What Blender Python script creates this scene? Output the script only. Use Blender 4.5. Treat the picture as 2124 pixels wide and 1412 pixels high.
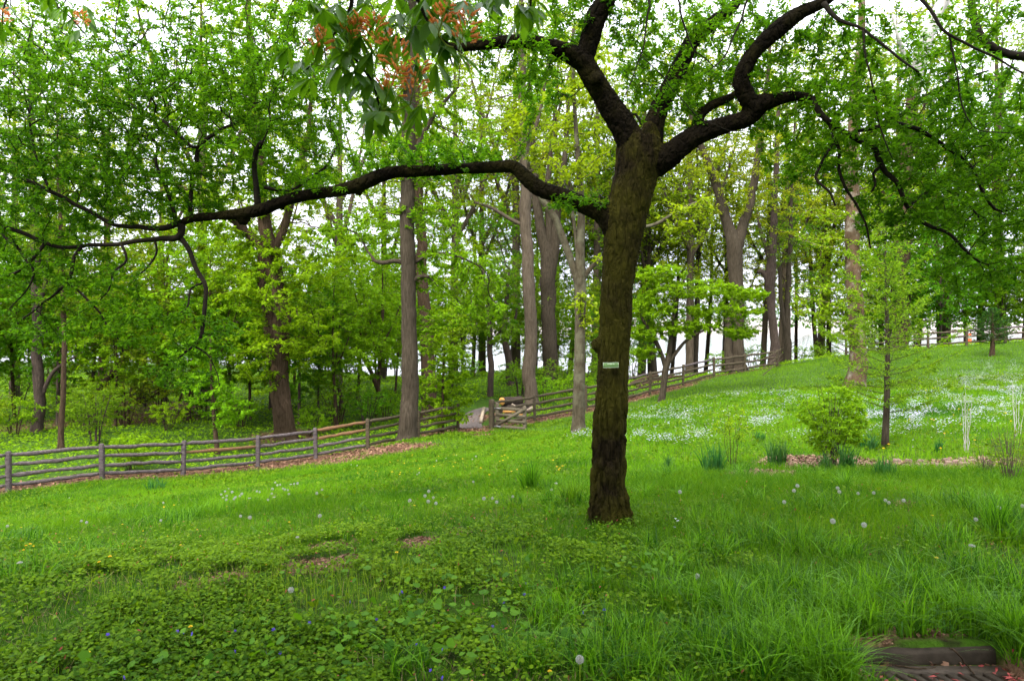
import bpy, math, random
import numpy as np
from mathutils import Vector, Matrix

SC = bpy.context.scene
for o in list(bpy.data.objects):
    bpy.data.objects.remove(o)
rng = np.random.default_rng(11)
random.seed(5)

# ------------------------------------------------------------------ camera
F, CX, HZ, EYE = 1416.0, 1062.0, 670.0, 1.6      # focal length in photo pixels, centre column, horizon row, eye height
cam = bpy.data.cameras.new('camera')
cam.sensor_width = 36.0
cam.lens = 36.0 * F / 2124.0
cam.shift_y = -(706.0 - HZ) / 2124.0
cam.clip_start, cam.clip_end = 0.05, 3000.0
cam.dof.use_dof = True
cam.dof.focus_distance = 5.2
cam.dof.aperture_fstop = 4.0
camo = bpy.data.objects.new('camera', cam)
camo.location = (0, 0, EYE)
camo.rotation_euler = (math.radians(90), 0, 0)
SC.collection.objects.link(camo)
SC.camera = camo

# ------------------------------------------------------------------ sky, sun, exposure
SUN_EL, SUN_AZ = 48.0, 214.0
w = bpy.data.worlds.new('World')
SC.world = w
w.use_nodes = True
nt = w.node_tree
nt.nodes.clear()
out = nt.nodes.new('ShaderNodeOutputWorld')
bg = nt.nodes.new('ShaderNodeBackground')
bg.inputs['Strength'].default_value = 0.15
sky = nt.nodes.new('ShaderNodeTexSky')
sky.sky_type = 'NISHITA'
sky.sun_disc = False
sky.sun_elevation = math.radians(SUN_EL)
sky.sun_rotation = math.radians(SUN_AZ)
tc = nt.nodes.new('ShaderNodeTexCoord')
cn = nt.nodes.new('ShaderNodeTexNoise')
cn.inputs['Scale'].default_value = 2.2
cn.inputs['Detail'].default_value = 6
cr = nt.nodes.new('ShaderNodeValToRGB')
cr.color_ramp.elements[0].position = 0.3
cr.color_ramp.elements[0].color = (7.4, 7.5, 8.6, 1)
cr.color_ramp.elements[1].position = 0.7
cr.color_ramp.elements[1].color = (10.0, 10.0, 10.6, 1)
mx = nt.nodes.new('ShaderNodeMix')
mx.data_type = 'RGBA'
mx.inputs[0].default_value = 0.88
nt.links.new(tc.outputs['Generated'], cn.inputs['Vector'])
nt.links.new(cn.outputs['Fac'], cr.inputs['Fac'])
nt.links.new(sky.outputs[0], mx.inputs[6])
nt.links.new(cr.outputs[0], mx.inputs[7])
# an overcast sky is about three times brighter overhead than at the horizon
sx = nt.nodes.new('ShaderNodeSeparateXYZ')
nt.links.new(tc.outputs['Generated'], sx.inputs[0])
gr_ = nt.nodes.new('ShaderNodeMapRange')
gr_.inputs['From Min'].default_value = 0.0
gr_.inputs['From Max'].default_value = 1.0
gr_.inputs['To Min'].default_value = 0.36
gr_.inputs['To Max'].default_value = 1.30
nt.links.new(sx.outputs['Z'], gr_.inputs['Value'])
vm = nt.nodes.new('ShaderNodeVectorMath')
vm.operation = 'SCALE'
nt.links.new(mx.outputs[2], vm.inputs[0])
nt.links.new(gr_.outputs[0], vm.inputs['Scale'])
nt.links.new(vm.outputs[0], bg.inputs['Color'])
nt.links.new(bg.outputs[0], out.inputs[0])
sl = bpy.data.lights.new('sun', 'SUN')
sl.energy = 1.5
sl.angle = math.radians(14)
sl.color = (1.0, 0.95, 0.86)
so = bpy.data.objects.new('sun', sl)
so.rotation_euler = (math.radians(90 - SUN_EL), 0, math.radians(180 - SUN_AZ))
SC.collection.objects.link(so)
SC.view_settings.view_transform = 'Standard'
SC.view_settings.look = 'None'
SC.view_settings.gamma = 1.0
SC.view_settings.use_curve_mapping = False
SC.view_settings.exposure = 2.08
SC.cycles.max_bounces = 14
SC.cycles.diffuse_bounces = 9
SC.cycles.glossy_bounces = 2
SC.cycles.transmission_bounces = 9
SC.cycles.transparent_max_bounces = 4
SC.cycles.caustics_reflective = False
SC.cycles.caustics_refractive = False
SC.cycles.use_adaptive_sampling = True
SC.cycles.adaptive_threshold = 0.018
SC.cycles.use_denoising = True
SC.cycles.sample_clamp_indirect = 6.0

# ------------------------------------------------------------------ helpers
def P(px, py, Y):
    return np.array([(px - CX) / F * Y, Y, EYE - (py - HZ) / F * Y])

def hashn(ix, iy, iz, seed):
    n = (ix * 73856093) ^ (iy * 19349663) ^ (iz * 83492791) ^ (seed * 2654435761)
    n = (n ^ (n >> 13)) * 1274126177
    n = n ^ (n >> 16)
    return (n & 0xFFFF).astype(np.float64) / 65535.0

def vnoise(p, seed=1):
    p = np.asarray(p, dtype=np.float64)
    if p.shape[1] == 2:
        p = np.column_stack([p, np.zeros(len(p))])
    i = np.floor(p).astype(np.int64)
    f = p - i
    f = f * f * (3 - 2 * f)
    r = np.zeros(len(p))
    for dx in (0, 1):
        for dy in (0, 1):
            for dz in (0, 1):
                wgt = (f[:, 0] if dx else 1 - f[:, 0]) * (f[:, 1] if dy else 1 - f[:, 1]) * (f[:, 2] if dz else 1 - f[:, 2])
                r += wgt * hashn(i[:, 0] + dx, i[:, 1] + dy, i[:, 2] + dz, seed)
    return r

def fbm(p, seed=1, octv=3):
    p = np.asarray(p, dtype=np.float64)
    a, s, r = 0.0, 1.0, 0.0
    for k in range(octv):
        r = r + s * vnoise(p * 2 ** k + 17.3 * k, seed + k)
        a += s
        s *= 0.5
    return r / a

def norm(v):
    return v / np.maximum(np.linalg.norm(v, axis=-1, keepdims=True), 1e-9)

def tag(o, label=None, cat=None, group=None, kind=None):
    if label: o['label'] = label
    if cat: o['category'] = cat
    if group: o['group'] = group
    if kind: o['kind'] = kind
    return o

def empty(name, loc, label, cat, group=None):
    o = bpy.data.objects.new(name, None)
    o.empty_display_size = 0.2
    o.location = [float(c) for c in loc]
    SC.collection.objects.link(o)
    return tag(o, label, cat, group)

def mk(name, V, polys, mat, parent=None, tint=None, smooth=False, origin=None, mats=None, midx=None):
    """one mesh object from numpy verts and a list of (m,k) index arrays. V in world space; origin = parent's location."""
    V = np.asarray(V, dtype=np.float64)
    if parent is not None and origin is None:
        origin = np.array(parent.location)
    if origin is not None:
        V = V - np.asarray(origin)
    me = bpy.data.meshes.new(name)
    polys = [np.asarray(p, dtype=np.int64) for p in polys if len(p)]
    me.vertices.add(len(V))
    me.vertices.foreach_set('co', V.astype(np.float32).ravel())
    sizes = np.concatenate([np.full(len(p), p.shape[1]) for p in polys])
    loops = np.concatenate([p.ravel() for p in polys])
    me.loops.add(len(loops))
    me.loops.foreach_set('vertex_index', loops.astype(np.int32))
    me.polygons.add(len(sizes))
    starts = np.concatenate([[0], np.cumsum(sizes)[:-1]])
    me.polygons.foreach_set('loop_start', starts.astype(np.int32))
    if smooth:
        me.polygons.foreach_set('use_smooth', np.ones(len(sizes), dtype=bool))
    for m in (mats or [mat]):
        me.materials.append(m)
    if midx is not None:
        me.polygons.foreach_set('material_index', np.asarray(midx, dtype=np.int32))
    me.update(calc_edges=True)
    if tint is not None:
        a = me.attributes.new('tint', 'FLOAT', 'FACE')
        a.data.foreach_set('value', np.asarray(tint, dtype=np.float32))
    o = bpy.data.objects.new(name, me)
    SC.collection.objects.link(o)
    if parent is not None:
        o.parent = parent
    elif origin is not None:
        o.location = [float(c) for c in origin]
    return o

class MB:
    """collects pieces of one mesh"""
    def __init__(s):
        s.V, s.n, s.Q, s.T, s.tq, s.tt = [], 0, [], [], [], []
    def add(s, V, quads=None, tris=None, tint=0.5):
        V = np.asarray(V, dtype=np.float64)
        if quads is not None and len(quads):
            s.Q.append(np.asarray(quads) + s.n)
            s.tq.append(np.broadcast_to(tint, (len(quads),)))
        if tris is not None and len(tris):
            s.T.append(np.asarray(tris) + s.n)
            s.tt.append(np.broadcast_to(tint, (len(tris),)))
        s.V.append(V)
        s.n += len(V)
    def build(s, name, mat, parent=None, smooth=False, origin=None):
        polys, t = [], []
        if s.Q:
            polys.append(np.concatenate(s.Q)); t.append(np.concatenate(s.tq))
        if s.T:
            polys.append(np.concatenate(s.T)); t.append(np.concatenate(s.tt))
        return mk(name, np.concatenate(s.V), polys, mat, parent, np.concatenate(t), smooth, origin)

def frames(pts):
    pts = np.asarray(pts, dtype=np.float64)
    t = norm(np.gradient(pts, axis=0))
    up = np.array([0, 1.0, 0]) if abs(t[0][1]) < 0.8 else np.array([1.0, 0, 0])
    n = np.zeros_like(pts); b = np.zeros_like(pts)
    n0 = norm(np.cross(t[0], up))
    for i in range(len(pts)):
        n0 = n0 - t[i] * np.dot(n0, t[i])
        n0 = n0 / (np.linalg.norm(n0) + 1e-9)
        n[i] = n0
        b[i] = np.cross(t[i], n0)
    return t, n, b

def tube(pts, rad, sides=8, cap=True, lump=0.0, seed=3, squash=None):
    pts = np.asarray(pts, dtype=np.float64)
    rad = np.broadcast_to(np.asarray(rad, dtype=np.float64), (len(pts),))
    t, n, b = frames(pts)
    a = np.arange(sides) * 2 * math.pi / sides
    ring = np.cos(a)[None, :, None] * n[:, None, :] + np.sin(a)[None, :, None] * b[:, None, :] * (squash or 1.0)
    r = rad[:, None, None] * np.ones((1, sides, 1))
    if lump:
        q = (pts[:, None, :] + ring * rad[:, None, None]).reshape(-1, 3)
        r = r * (1 + lump * (fbm(q * 3.1, seed) - 0.5).reshape(len(pts), sides, 1) * 2)
    V = (pts[:, None, :] + ring * r).reshape(-1, 3)
    i = np.arange(len(pts) - 1)[:, None] * sides
    k = np.arange(sides)[None, :]
    k2 = (k + 1) % sides
    Q = np.stack([i + k, i + k2, i + sides + k2, i + sides + k], -1).reshape(-1, 4)
    T = np.zeros((0, 3), dtype=np.int64)
    if cap:
        V = np.vstack([V, pts[0], pts[-1]])
        c0, c1 = len(V) - 2, len(V) - 1
        kk = np.arange(sides)
        last = (len(pts) - 1) * sides
        T = np.vstack([np.stack([np.full(sides, c0), (kk + 1) % sides, kk], -1),
                       np.stack([np.full(sides, c1), last + kk, last + (kk + 1) % sides], -1)])
    return V, Q, T

def box(c, size, rot=None, jit=0.0):
    c = np.asarray(c, dtype=np.float64)
    s = np.asarray(size, dtype=np.float64) / 2
    V = np.array([[x, y, z] for x in (-1, 1) for y in (-1, 1) for z in (-1, 1)], dtype=np.float64) * s
    if jit:
        V += rng.uniform(-jit, jit, V.shape)
    if rot is not None:
        V = V @ np.array(rot).T
    Q = np.array([[0, 1, 3, 2], [4, 6, 7, 5], [0, 4, 5, 1], [2, 3, 7, 6], [0, 2, 6, 4], [1, 5, 7, 3]])
    return V + c, Q

def rotz(a):
    c, s = math.cos(a), math.sin(a)
    return np.array([[c, -s, 0], [s, c, 0], [0, 0, 1.0]])

def resample(pts, step):
    """Catmull-Rom through rows (x,y,z,r,...)"""
    pts = np.asarray(pts, dtype=np.float64)
    if len(pts) == 2:
        n = max(2, int(np.linalg.norm(pts[1, :3] - pts[0, :3]) / step) + 1)
        u = np.linspace(0, 1, n)[:, None]
        return pts[0] * (1 - u) + pts[1] * u
    Q = np.vstack([2 * pts[0] - pts[1], pts, 2 * pts[-1] - pts[-2]])
    res = []
    for i in range(1, len(Q) - 2):
        n = max(1, int(np.ceil(np.linalg.norm(Q[i + 1, :3] - Q[i, :3]) / step)))
        for u in np.arange(n) / n:
            p0, p1, p2, p3 = Q[i - 1], Q[i], Q[i + 1], Q[i + 2]
            res.append(0.5 * (2 * p1 + (p2 - p0) * u + (2 * p0 - 5 * p1 + 4 * p2 - p3) * u * u + (3 * p1 - p0 - 3 * p2 + p3) * u ** 3))
    res.append(pts[-1])
    return np.array(res)

# ------------------------------------------------------------------ materials
def newmat(name):
    m = bpy.data.materials.new(name)
    m.use_nodes = True
    t = m.node_tree
    t.nodes.clear()
    return m, t, t.nodes.new('ShaderNodeOutputMaterial')

def nd(t, kind, **kw):
    n = t.nodes.new(kind)
    for k, v in kw.items():
        if k in n.inputs: n.inputs[k].default_value = v
        else: setattr(n, k, v)
    return n

def mixc(t, fac, a, b):
    m = t.nodes.new('ShaderNodeMix')
    m.data_type = 'RGBA'
    for sock, v in ((m.inputs[0], fac), (m.inputs[6], a), (m.inputs[7], b)):
        if hasattr(v, 'is_linked') or isinstance(v, bpy.types.NodeSocket): t.links.new(v, sock)
        elif isinstance(v, tuple): sock.default_value = (*v, 1) if len(v) == 3 else v
        else: sock.default_value = v
    return m.outputs[2]

def leafmat(name, dark, light, trans=0.45, boost=1.5, rough=0.6, spec=0.06):
    """two-sided leaf: colour varies leaf by leaf, part of the light passes through"""
    m, t, o = newmat(name)
    at = nd(t, 'ShaderNodeAttribute', attribute_name='tint')
    oi = nd(t, 'ShaderNodeObjectInfo')
    col = mixc(t, at.outputs['Fac'], dark, light)
    hs = nd(t, 'ShaderNodeHueSaturation')
    ma = nd(t, 'ShaderNodeMath', operation='MULTIPLY_ADD')
    t.links.new(oi.outputs['Random'], ma.inputs[0]); ma.inputs[1].default_value = 0.04; ma.inputs[2].default_value = 0.48
    t.links.new(ma.outputs[0], hs.inputs['Hue'])
    t.links.new(col, hs.inputs['Color'])
    pb = nd(t, 'ShaderNodeBsdfPrincipled', Roughness=rough)
    pb.inputs['Specular IOR Level'].default_value = spec
    t.links.new(hs.outputs[0], pb.inputs['Base Color'])
    tr = nd(t, 'ShaderNodeBsdfTranslucent')
    bm = nd(t, 'ShaderNodeMix', data_type='RGBA', blend_type='MULTIPLY')
    bm.inputs[0].default_value = 1
    t.links.new(hs.outputs[0], bm.inputs[6]); bm.inputs[7].default_value = (1.25 * boost, 1.2 * boost, 0.5 * boost, 1)
    t.links.new(bm.outputs[2], tr.inputs['Color'])
    ms = nd(t, 'ShaderNodeMixShader'); ms.inputs[0].default_value = trans
    t.links.new(pb.outputs[0], ms.inputs[1]); t.links.new(tr.outputs[0], ms.inputs[2])
    t.links.new(ms.outputs[0], o.inputs[0])
    return m

def barkmat(name, a, b, c=None, scale=(9, 9, 2.2), bump=0.6, dist=0.03, mossat=0.55):
    m, t, o = newmat(name)
    g = nd(t, 'ShaderNodeTexCoord')
    mp = nd(t, 'ShaderNodeMapping'); mp.inputs['Scale'].default_value = scale
    t.links.new(g.outputs['Object'], mp.inputs[0])
    n1 = nd(t, 'ShaderNodeTexNoise', Scale=1.6, Detail=8.0, Roughness=0.65)
    v1 = nd(t, 'ShaderNodeTexVoronoi', Scale=2.0, feature='DISTANCE_TO_EDGE')
    t.links.new(mp.outputs[0], n1.inputs['Vector'])
    dn = nd(t, 'ShaderNodeTexNoise', Scale=3.0, Detail=3.0)
    t.links.new(mp.outputs[0], dn.inputs['Vector'])
    dm = mixc(t, 0.35, mp.outputs[0], dn.outputs['Color'])
    t.links.new(dm, v1.inputs['Vector'])
    r = nd(t, 'ShaderNodeValToRGB')
    r.color_ramp.elements[0].position, r.color_ramp.elements[1].position = 0.32, 0.68
    t.links.new(n1.outputs['Fac'], r.inputs[0])
    col = mixc(t, r.outputs[0], a, b)
    if c:
        n2 = nd(t, 'ShaderNodeTexNoise', Scale=2.3, Detail=5.0, Roughness=0.6)
        t.links.new(g.outputs['Object'], n2.inputs['Vector'])
        r2 = nd(t, 'ShaderNodeValToRGB')
        r2.color_ramp.elements[0].position, r2.color_ramp.elements[1].position = mossat - 0.08, mossat + 0.1
        t.links.new(n2.outputs['Fac'], r2.inputs[0])
        col = mixc(t, r2.outputs[0], col, c)
    mm = nd(t, 'ShaderNodeMath', operation='MINIMUM'); mm.inputs[1].default_value = 0.22
    t.links.new(v1.outputs['Distance'], mm.inputs[0])
    ad = nd(t, 'ShaderNodeMath', operation='MULTIPLY_ADD'); ad.inputs[1].default_value = 2.5
    t.links.new(mm.outputs[0], ad.inputs[0]); t.links.new(n1.outputs['Fac'], ad.inputs[2])
    bp = nd(t, 'ShaderNodeBump', Strength=bump, Distance=dist)
    t.links.new(ad.outputs[0], bp.inputs['Height'])
    pb = nd(t, 'ShaderNodeBsdfPrincipled', Roughness=0.95)
    pb.inputs['Specular IOR Level'].default_value = 0.04
    t.links.new(col, pb.inputs['Base Color']); t.links.new(bp.outputs[0], pb.inputs['Normal'])
    t.links.new(pb.outputs[0], o.inputs[0])
    return m

def plain(name, a, b=None, rough=0.8, scale=20.0, bump=0.3, dist=0.01, stretch=(1, 1, 1), metal=0.0):
    m, t, o = newmat(name)
    g = nd(t, 'ShaderNodeTexCoord')
    mp = nd(t, 'ShaderNodeMapping'); mp.inputs['Scale'].default_value = stretch
    t.links.new(g.outputs['Object'], mp.inputs[0])
    n = nd(t, 'ShaderNodeTexNoise', Scale=scale, Detail=6.0, Roughness=0.65)
    t.links.new(mp.outputs[0], n.inputs['Vector'])
    r = nd(t, 'ShaderNodeValToRGB')
    r.color_ramp.elements[0].position, r.color_ramp.elements[1].position = 0.3, 0.7
    t.links.new(n.outputs['Fac'], r.inputs[0])
    col = mixc(t, r.outputs[0], a, b or a)
    pb = nd(t, 'ShaderNodeBsdfPrincipled', Roughness=rough, Metallic=metal)
    pb.inputs['Specular IOR Level'].default_value = 0.10
    bp = nd(t, 'ShaderNodeBump', Strength=bump, Distance=dist)
    t.links.new(n.outputs['Fac'], bp.inputs['Height']); t.links.new(bp.outputs[0], pb.inputs['Normal'])
    t.links.new(col, pb.inputs['Base Color'])
    t.links.new(pb.outputs[0], o.inputs[0])
    return m

def tintmat(name, a, b, rough=0.7, trans=0.0):
    m, t, o = newmat(name)
    at = nd(t, 'ShaderNodeAttribute', attribute_name='tint')
    col = mixc(t, at.outputs['Fac'], a, b)
    pb = nd(t, 'ShaderNodeBsdfPrincipled', Roughness=rough)
    pb.inputs['Specular IOR Level'].default_value = 0.2
    t.links.new(col, pb.inputs['Base Color'])
    if trans:
        tr = nd(t, 'ShaderNodeBsdfTranslucent'); t.links.new(col, tr.inputs[0])
        ms = nd(t, 'ShaderNodeMixShader'); ms.inputs[0].default_value = trans
        t.links.new(pb.outputs[0], ms.inputs[1]); t.links.new(tr.outputs[0], ms.inputs[2])
        t.links.new(ms.outputs[0], o.inputs[0])
    else:
        t.links.new(pb.outputs[0], o.inputs[0])
    return m

M = {}
M['bark_near'] = barkmat('dark mossy bark', (0.006, 0.0045, 0.0022), (0.022, 0.016, 0.007), (0.038, 0.034, 0.005), scale=(16, 16, 4), bump=1.0, dist=0.035, mossat=0.46)
M['bark_limb_shade'] = barkmat('shade darkened limb bark', (0.003, 0.0022, 0.0014), (0.010, 0.0075, 0.004), (0.015, 0.013, 0.003), scale=(14, 14, 9), bump=0.9, dist=0.03, mossat=0.54)  # bark darkened on the limbs: shade seen from below is put into the colour
M['twig_near'] = plain('dark twig bark', (0.005, 0.004, 0.0025), (0.017, 0.013, 0.008), 0.9)
M['bark_grey'] = barkmat('grey brown bark', (0.022, 0.017, 0.011), (0.064, 0.051, 0.035), None, scale=(12, 12, 1.6), bump=0.7)
M['bark_pale'] = barkmat('pale grey bark', (0.045, 0.034, 0.022), (0.105, 0.083, 0.060), None, scale=(10, 10, 1.4), bump=0.5)
M['bark_brown'] = barkmat('brown bark', (0.024, 0.016, 0.009), (0.070, 0.047, 0.029), None, scale=(10, 10, 1.6), bump=0.8)
M['bark_dark'] = barkmat('dark grey bark', (0.028, 0.021, 0.018), (0.075, 0.055, 0.042), None, scale=(10, 10, 2.5), bump=0.7)
M['bark_lichen'] = barkmat('lichened bark', (0.028, 0.023, 0.014), (0.070, 0.058, 0.036), (0.085, 0.080, 0.05), scale=(11, 11, 3), bump=0.6, mossat=0.52)
M['bark_sycamore'] = barkmat('flaking sycamore bark', (0.060, 0.038, 0.020), (0.110, 0.075, 0.046), (0.24, 0.21, 0.17), scale=(4, 4, 1.4), bump=0.5, mossat=0.60)
M['bark_white'] = barkmat('white upper bark', (0.24, 0.22, 0.195), (0.40, 0.38, 0.355), (0.15, 0.115, 0.08), scale=(4, 4, 1.5), bump=0.3, mossat=0.66)
M['leaf_near'] = leafmat('small near leaves', (0.024, 0.075, 0.003), (0.095, 0.195, 0.006), 0.5, 1.6)
M['leaf_lime'] = leafmat('lime spring leaves', (0.070, 0.165, 0.003), (0.170, 0.300, 0.006), 0.38, 1.6)
M['leaf_yellow'] = leafmat('yellow green new leaves', (0.090, 0.155, 0.004), (0.220, 0.290, 0.008), 0.38, 1.6)
M['leaf_mid'] = leafmat('mid green leaves', (0.036, 0.110, 0.003), (0.105, 0.220, 0.006), 0.38, 1.6)
M['leaf_olive'] = leafmat('olive woodland leaves', (0.050, 0.105, 0.003), (0.140, 0.215, 0.007), 0.38, 1.6)
M['leaf_conifer'] = leafmat('dark needles', (0.010, 0.046, 0.008), (0.045, 0.120, 0.014), 0.3, 1.2)
M['leaf_larch'] = leafmat('young larch needles', (0.050, 0.125, 0.005), (0.150, 0.270, 0.010), 0.45, 1.4)
M['leaf_buckeye'] = leafmat('buckeye leaflets', (0.020, 0.085, 0.004), (0.065, 0.185, 0.008), 0.42, 1.7, 0.42, 0.18)
M['grass'] = leafmat('grass blades', (0.014, 0.068, 0.003), (0.124, 0.245, 0.005), 0.36, 1.4)
M['tuft'] = leafmat('lush tuft blades', (0.010, 0.055, 0.002), (0.135, 0.285, 0.009), 0.36, 1.4, 0.45, 0.15)
M['cover'] = leafmat('creeping ground leaves', (0.024, 0.080, 0.003), (0.130, 0.250, 0.007), 0.34, 1.3, 0.6, 0.06)
M['violet_leaf'] = leafmat('violet leaves', (0.018, 0.085, 0.004), (0.066, 0.190, 0.008), 0.34, 1.4, 0.5, 0.08)
M['stalk'] = leafmat('pale stalks', (0.10, 0.17, 0.012), (0.24, 0.29, 0.025), 0.3, 1.2)
M['iris'] = leafmat('blue green sword leaves', (0.010, 0.065, 0.014), (0.045, 0.140, 0.026), 0.35, 1.3, 0.45, 0.2)
M['dead_leaf'] = tintmat('dead brown leaves', (0.05, 0.021, 0.010), (0.27, 0.15, 0.09), 0.7, 0.2)
M['chip'] = tintmat('wood chips', (0.09, 0.045, 0.025), (0.27, 0.17, 0.115), 0.8)
M['petal_white'] = tintmat('white petals', (0.31, 0.30, 0.36), (0.46, 0.46, 0.53), 0.6, 0.3)
M['petal_yellow'] = tintmat('yellow petals', (0.70, 0.42, 0.01), (0.80, 0.62, 0.03), 0.6, 0.3)
M['petal_violet'] = tintmat('violet petals', (0.06, 0.035, 0.42), (0.16, 0.10, 0.62), 0.6, 0.3)
M['petal_orange'] = tintmat('orange tubes', (0.62, 0.17, 0.03), (0.82, 0.38, 0.10), 0.5, 0.4)
M['petal_red'] = tintmat('fallen red flowers', (0.16, 0.018, 0.015), (0.38, 0.08, 0.07), 0.6, 0.2)
M['fluff'] = tintmat('seed fluff', (0.30, 0.31, 0.27), (0.52, 0.52, 0.48), 0.9, 0.45)
M['fence_grey'] = plain('weathered rail wood', (0.020, 0.016, 0.015), (0.120, 0.098, 0.095), 0.85, 6, 0.8, 0.02, (0.7, 4, 4))
M['fence_orange'] = plain('newer rail wood', (0.070, 0.040, 0.020), (0.170, 0.095, 0.048), 0.85, 6, 0.8, 0.02, (0.7, 4, 4))
M['fence_green'] = plain('mossy rail wood', (0.026, 0.021, 0.012), (0.082, 0.065, 0.040), 0.85, 6, 0.8, 0.02, (0.7, 4, 4))
M['gate_wood'] = plain('gate boards', (0.050, 0.042, 0.026), (0.115, 0.097, 0.066), 0.85, 12, 0.5, 0.01, (1, 1, 3))
M['metal'] = plain('dull hinge metal', (0.2, 0.2, 0.2), (0.35, 0.35, 0.36), 0.45, 30, 0.2, 0.002, metal=0.8)
M['cut_wood'] = plain('fresh cut wood', (0.46, 0.20, 0.045), (0.66, 0.36, 0.11), 0.8, 14, 0.3, 0.01)
M['pale_wood'] = plain('pale timber', (0.24, 0.185, 0.125), (0.36, 0.29, 0.21), 0.8, 14, 0.3, 0.01)
M['stone'] = plain('pinkish stone', (0.10, 0.062, 0.046), (0.24, 0.17, 0.13), 0.85, 16, 0.5, 0.02)
M['concrete'] = plain('stained concrete', (0.016, 0.012, 0.008), (0.050, 0.039, 0.027), 0.85, 11, 0.5, 0.01)
M['iron'] = plain('rusty iron', (0.024, 0.018, 0.012), (0.070, 0.054, 0.038), 0.6, 40, 0.4, 0.004)
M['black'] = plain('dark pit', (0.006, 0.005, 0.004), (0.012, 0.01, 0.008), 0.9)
M['label'] = plain('green label plate', (0.13, 0.24, 0.08), (0.19, 0.31, 0.12), 0.45, 30, 0.05, 0.001)
M['letter'] = plain('pale lettering', (0.60, 0.66, 0.50), None, 0.5)
M['path'] = plain('worn path boards', (0.075, 0.058, 0.050), (0.150, 0.122, 0.108), 0.9, 6, 0.3, 0.02)
M['orange'] = plain('orange plastic', (0.75, 0.10, 0.02), (0.8, 0.14, 0.03), 0.5)
M['sand'] = plain('far bank', (0.22, 0.19, 0.17), (0.33, 0.29, 0.27), 0.9, 0.05)

m, t, o = newmat('river water')
pb = nd(t, 'ShaderNodeBsdfPrincipled', Roughness=0.09)
pb.inputs['Base Color'].default_value = (0.035, 0.05, 0.05, 1)
nn = nd(t, 'ShaderNodeTexNoise', Scale=1.3, Detail=4.0)
g = nd(t, 'ShaderNodeTexCoord'); t.links.new(g.outputs['Object'], nn.inputs['Vector'])
bp = nd(t, 'ShaderNodeBump', Strength=0.12, Distance=0.05)
t.links.new(nn.outputs['Fac'], bp.inputs['Height']); t.links.new(bp.outputs[0], pb.inputs['Normal'])
t.links.new(pb.outputs[0], o.inputs[0])
M['water'] = m

# ground: soil / grass base, bare patches come from the vertex attribute 'soil'
m, t, o = newmat('ground')
g = nd(t, 'ShaderNodeTexCoord')
n1 = nd(t, 'ShaderNodeTexNoise', Scale=0.35, Detail=6.0, Roughness=0.6)
n2 = nd(t, 'ShaderNodeTexNoise', Scale=9.0, Detail=6.0, Roughness=0.7)
n3 = nd(t, 'ShaderNodeTexNoise', Scale=45.0, Detail=3.0, Roughness=0.7)
for n in (n1, n2, n3): t.links.new(g.outputs['Object'], n.inputs['Vector'])
gc = mixc(t, n1.outputs['Fac'], (0.014, 0.045, 0.003), (0.060, 0.130, 0.005))
r = nd(t, 'ShaderNodeValToRGB'); r.color_ramp.elements[0].position, r.color_ramp.elements[1].position = 0.45, 0.68
t.links.new(n2.outputs['Fac'], r.inputs[0])
gc = mixc(t, r.outputs[0], gc, (0.012, 0.011, 0.004))
sc_ = mixc(t, n3.outputs['Fac'], (0.035, 0.017, 0.008), (0.20, 0.11, 0.066))
at = nd(t, 'ShaderNodeAttribute', attribute_name='soil')
ad = nd(t, 'ShaderNodeMath', operation='MULTIPLY_ADD', use_clamp=True); ad.inputs[1].default_value = 0.9
t.links.new(n2.outputs['Fac'], ad.inputs[0])
sb = nd(t, 'ShaderNodeMath', operation='MULTIPLY_ADD', use_clamp=True)
sb.inputs[1].default_value = 1.9; sb.inputs[2].default_value = -0.9
t.links.new(at.outputs['Fac'], sb.inputs[0])
ad.inputs[1].default_value = 0.8; t.links.new(sb.outputs[0], ad.inputs[2])
ml = nd(t, 'ShaderNodeMath', operation='MULTIPLY', use_clamp=True)
t.links.new(ad.outputs[0], ml.inputs[0]); t.links.new(at.outputs['Fac'], ml.inputs[1])
col = mixc(t, ml.outputs[0], gc, sc_)
pb = nd(t, 'ShaderNodeBsdfPrincipled', Roughness=0.95)
pb.inputs['Specular IOR Level'].default_value = 0.1
bp = nd(t, 'ShaderNodeBump', Strength=0.6, Distance=0.05)
t.links.new(n3.outputs['Fac'], bp.inputs['Height']); t.links.new(bp.outputs[0], pb.inputs['Normal'])
t.links.new(col, pb.inputs['Base Color']); t.links.new(pb.outputs[0], o.inputs[0])
M['ground'] = m

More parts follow.
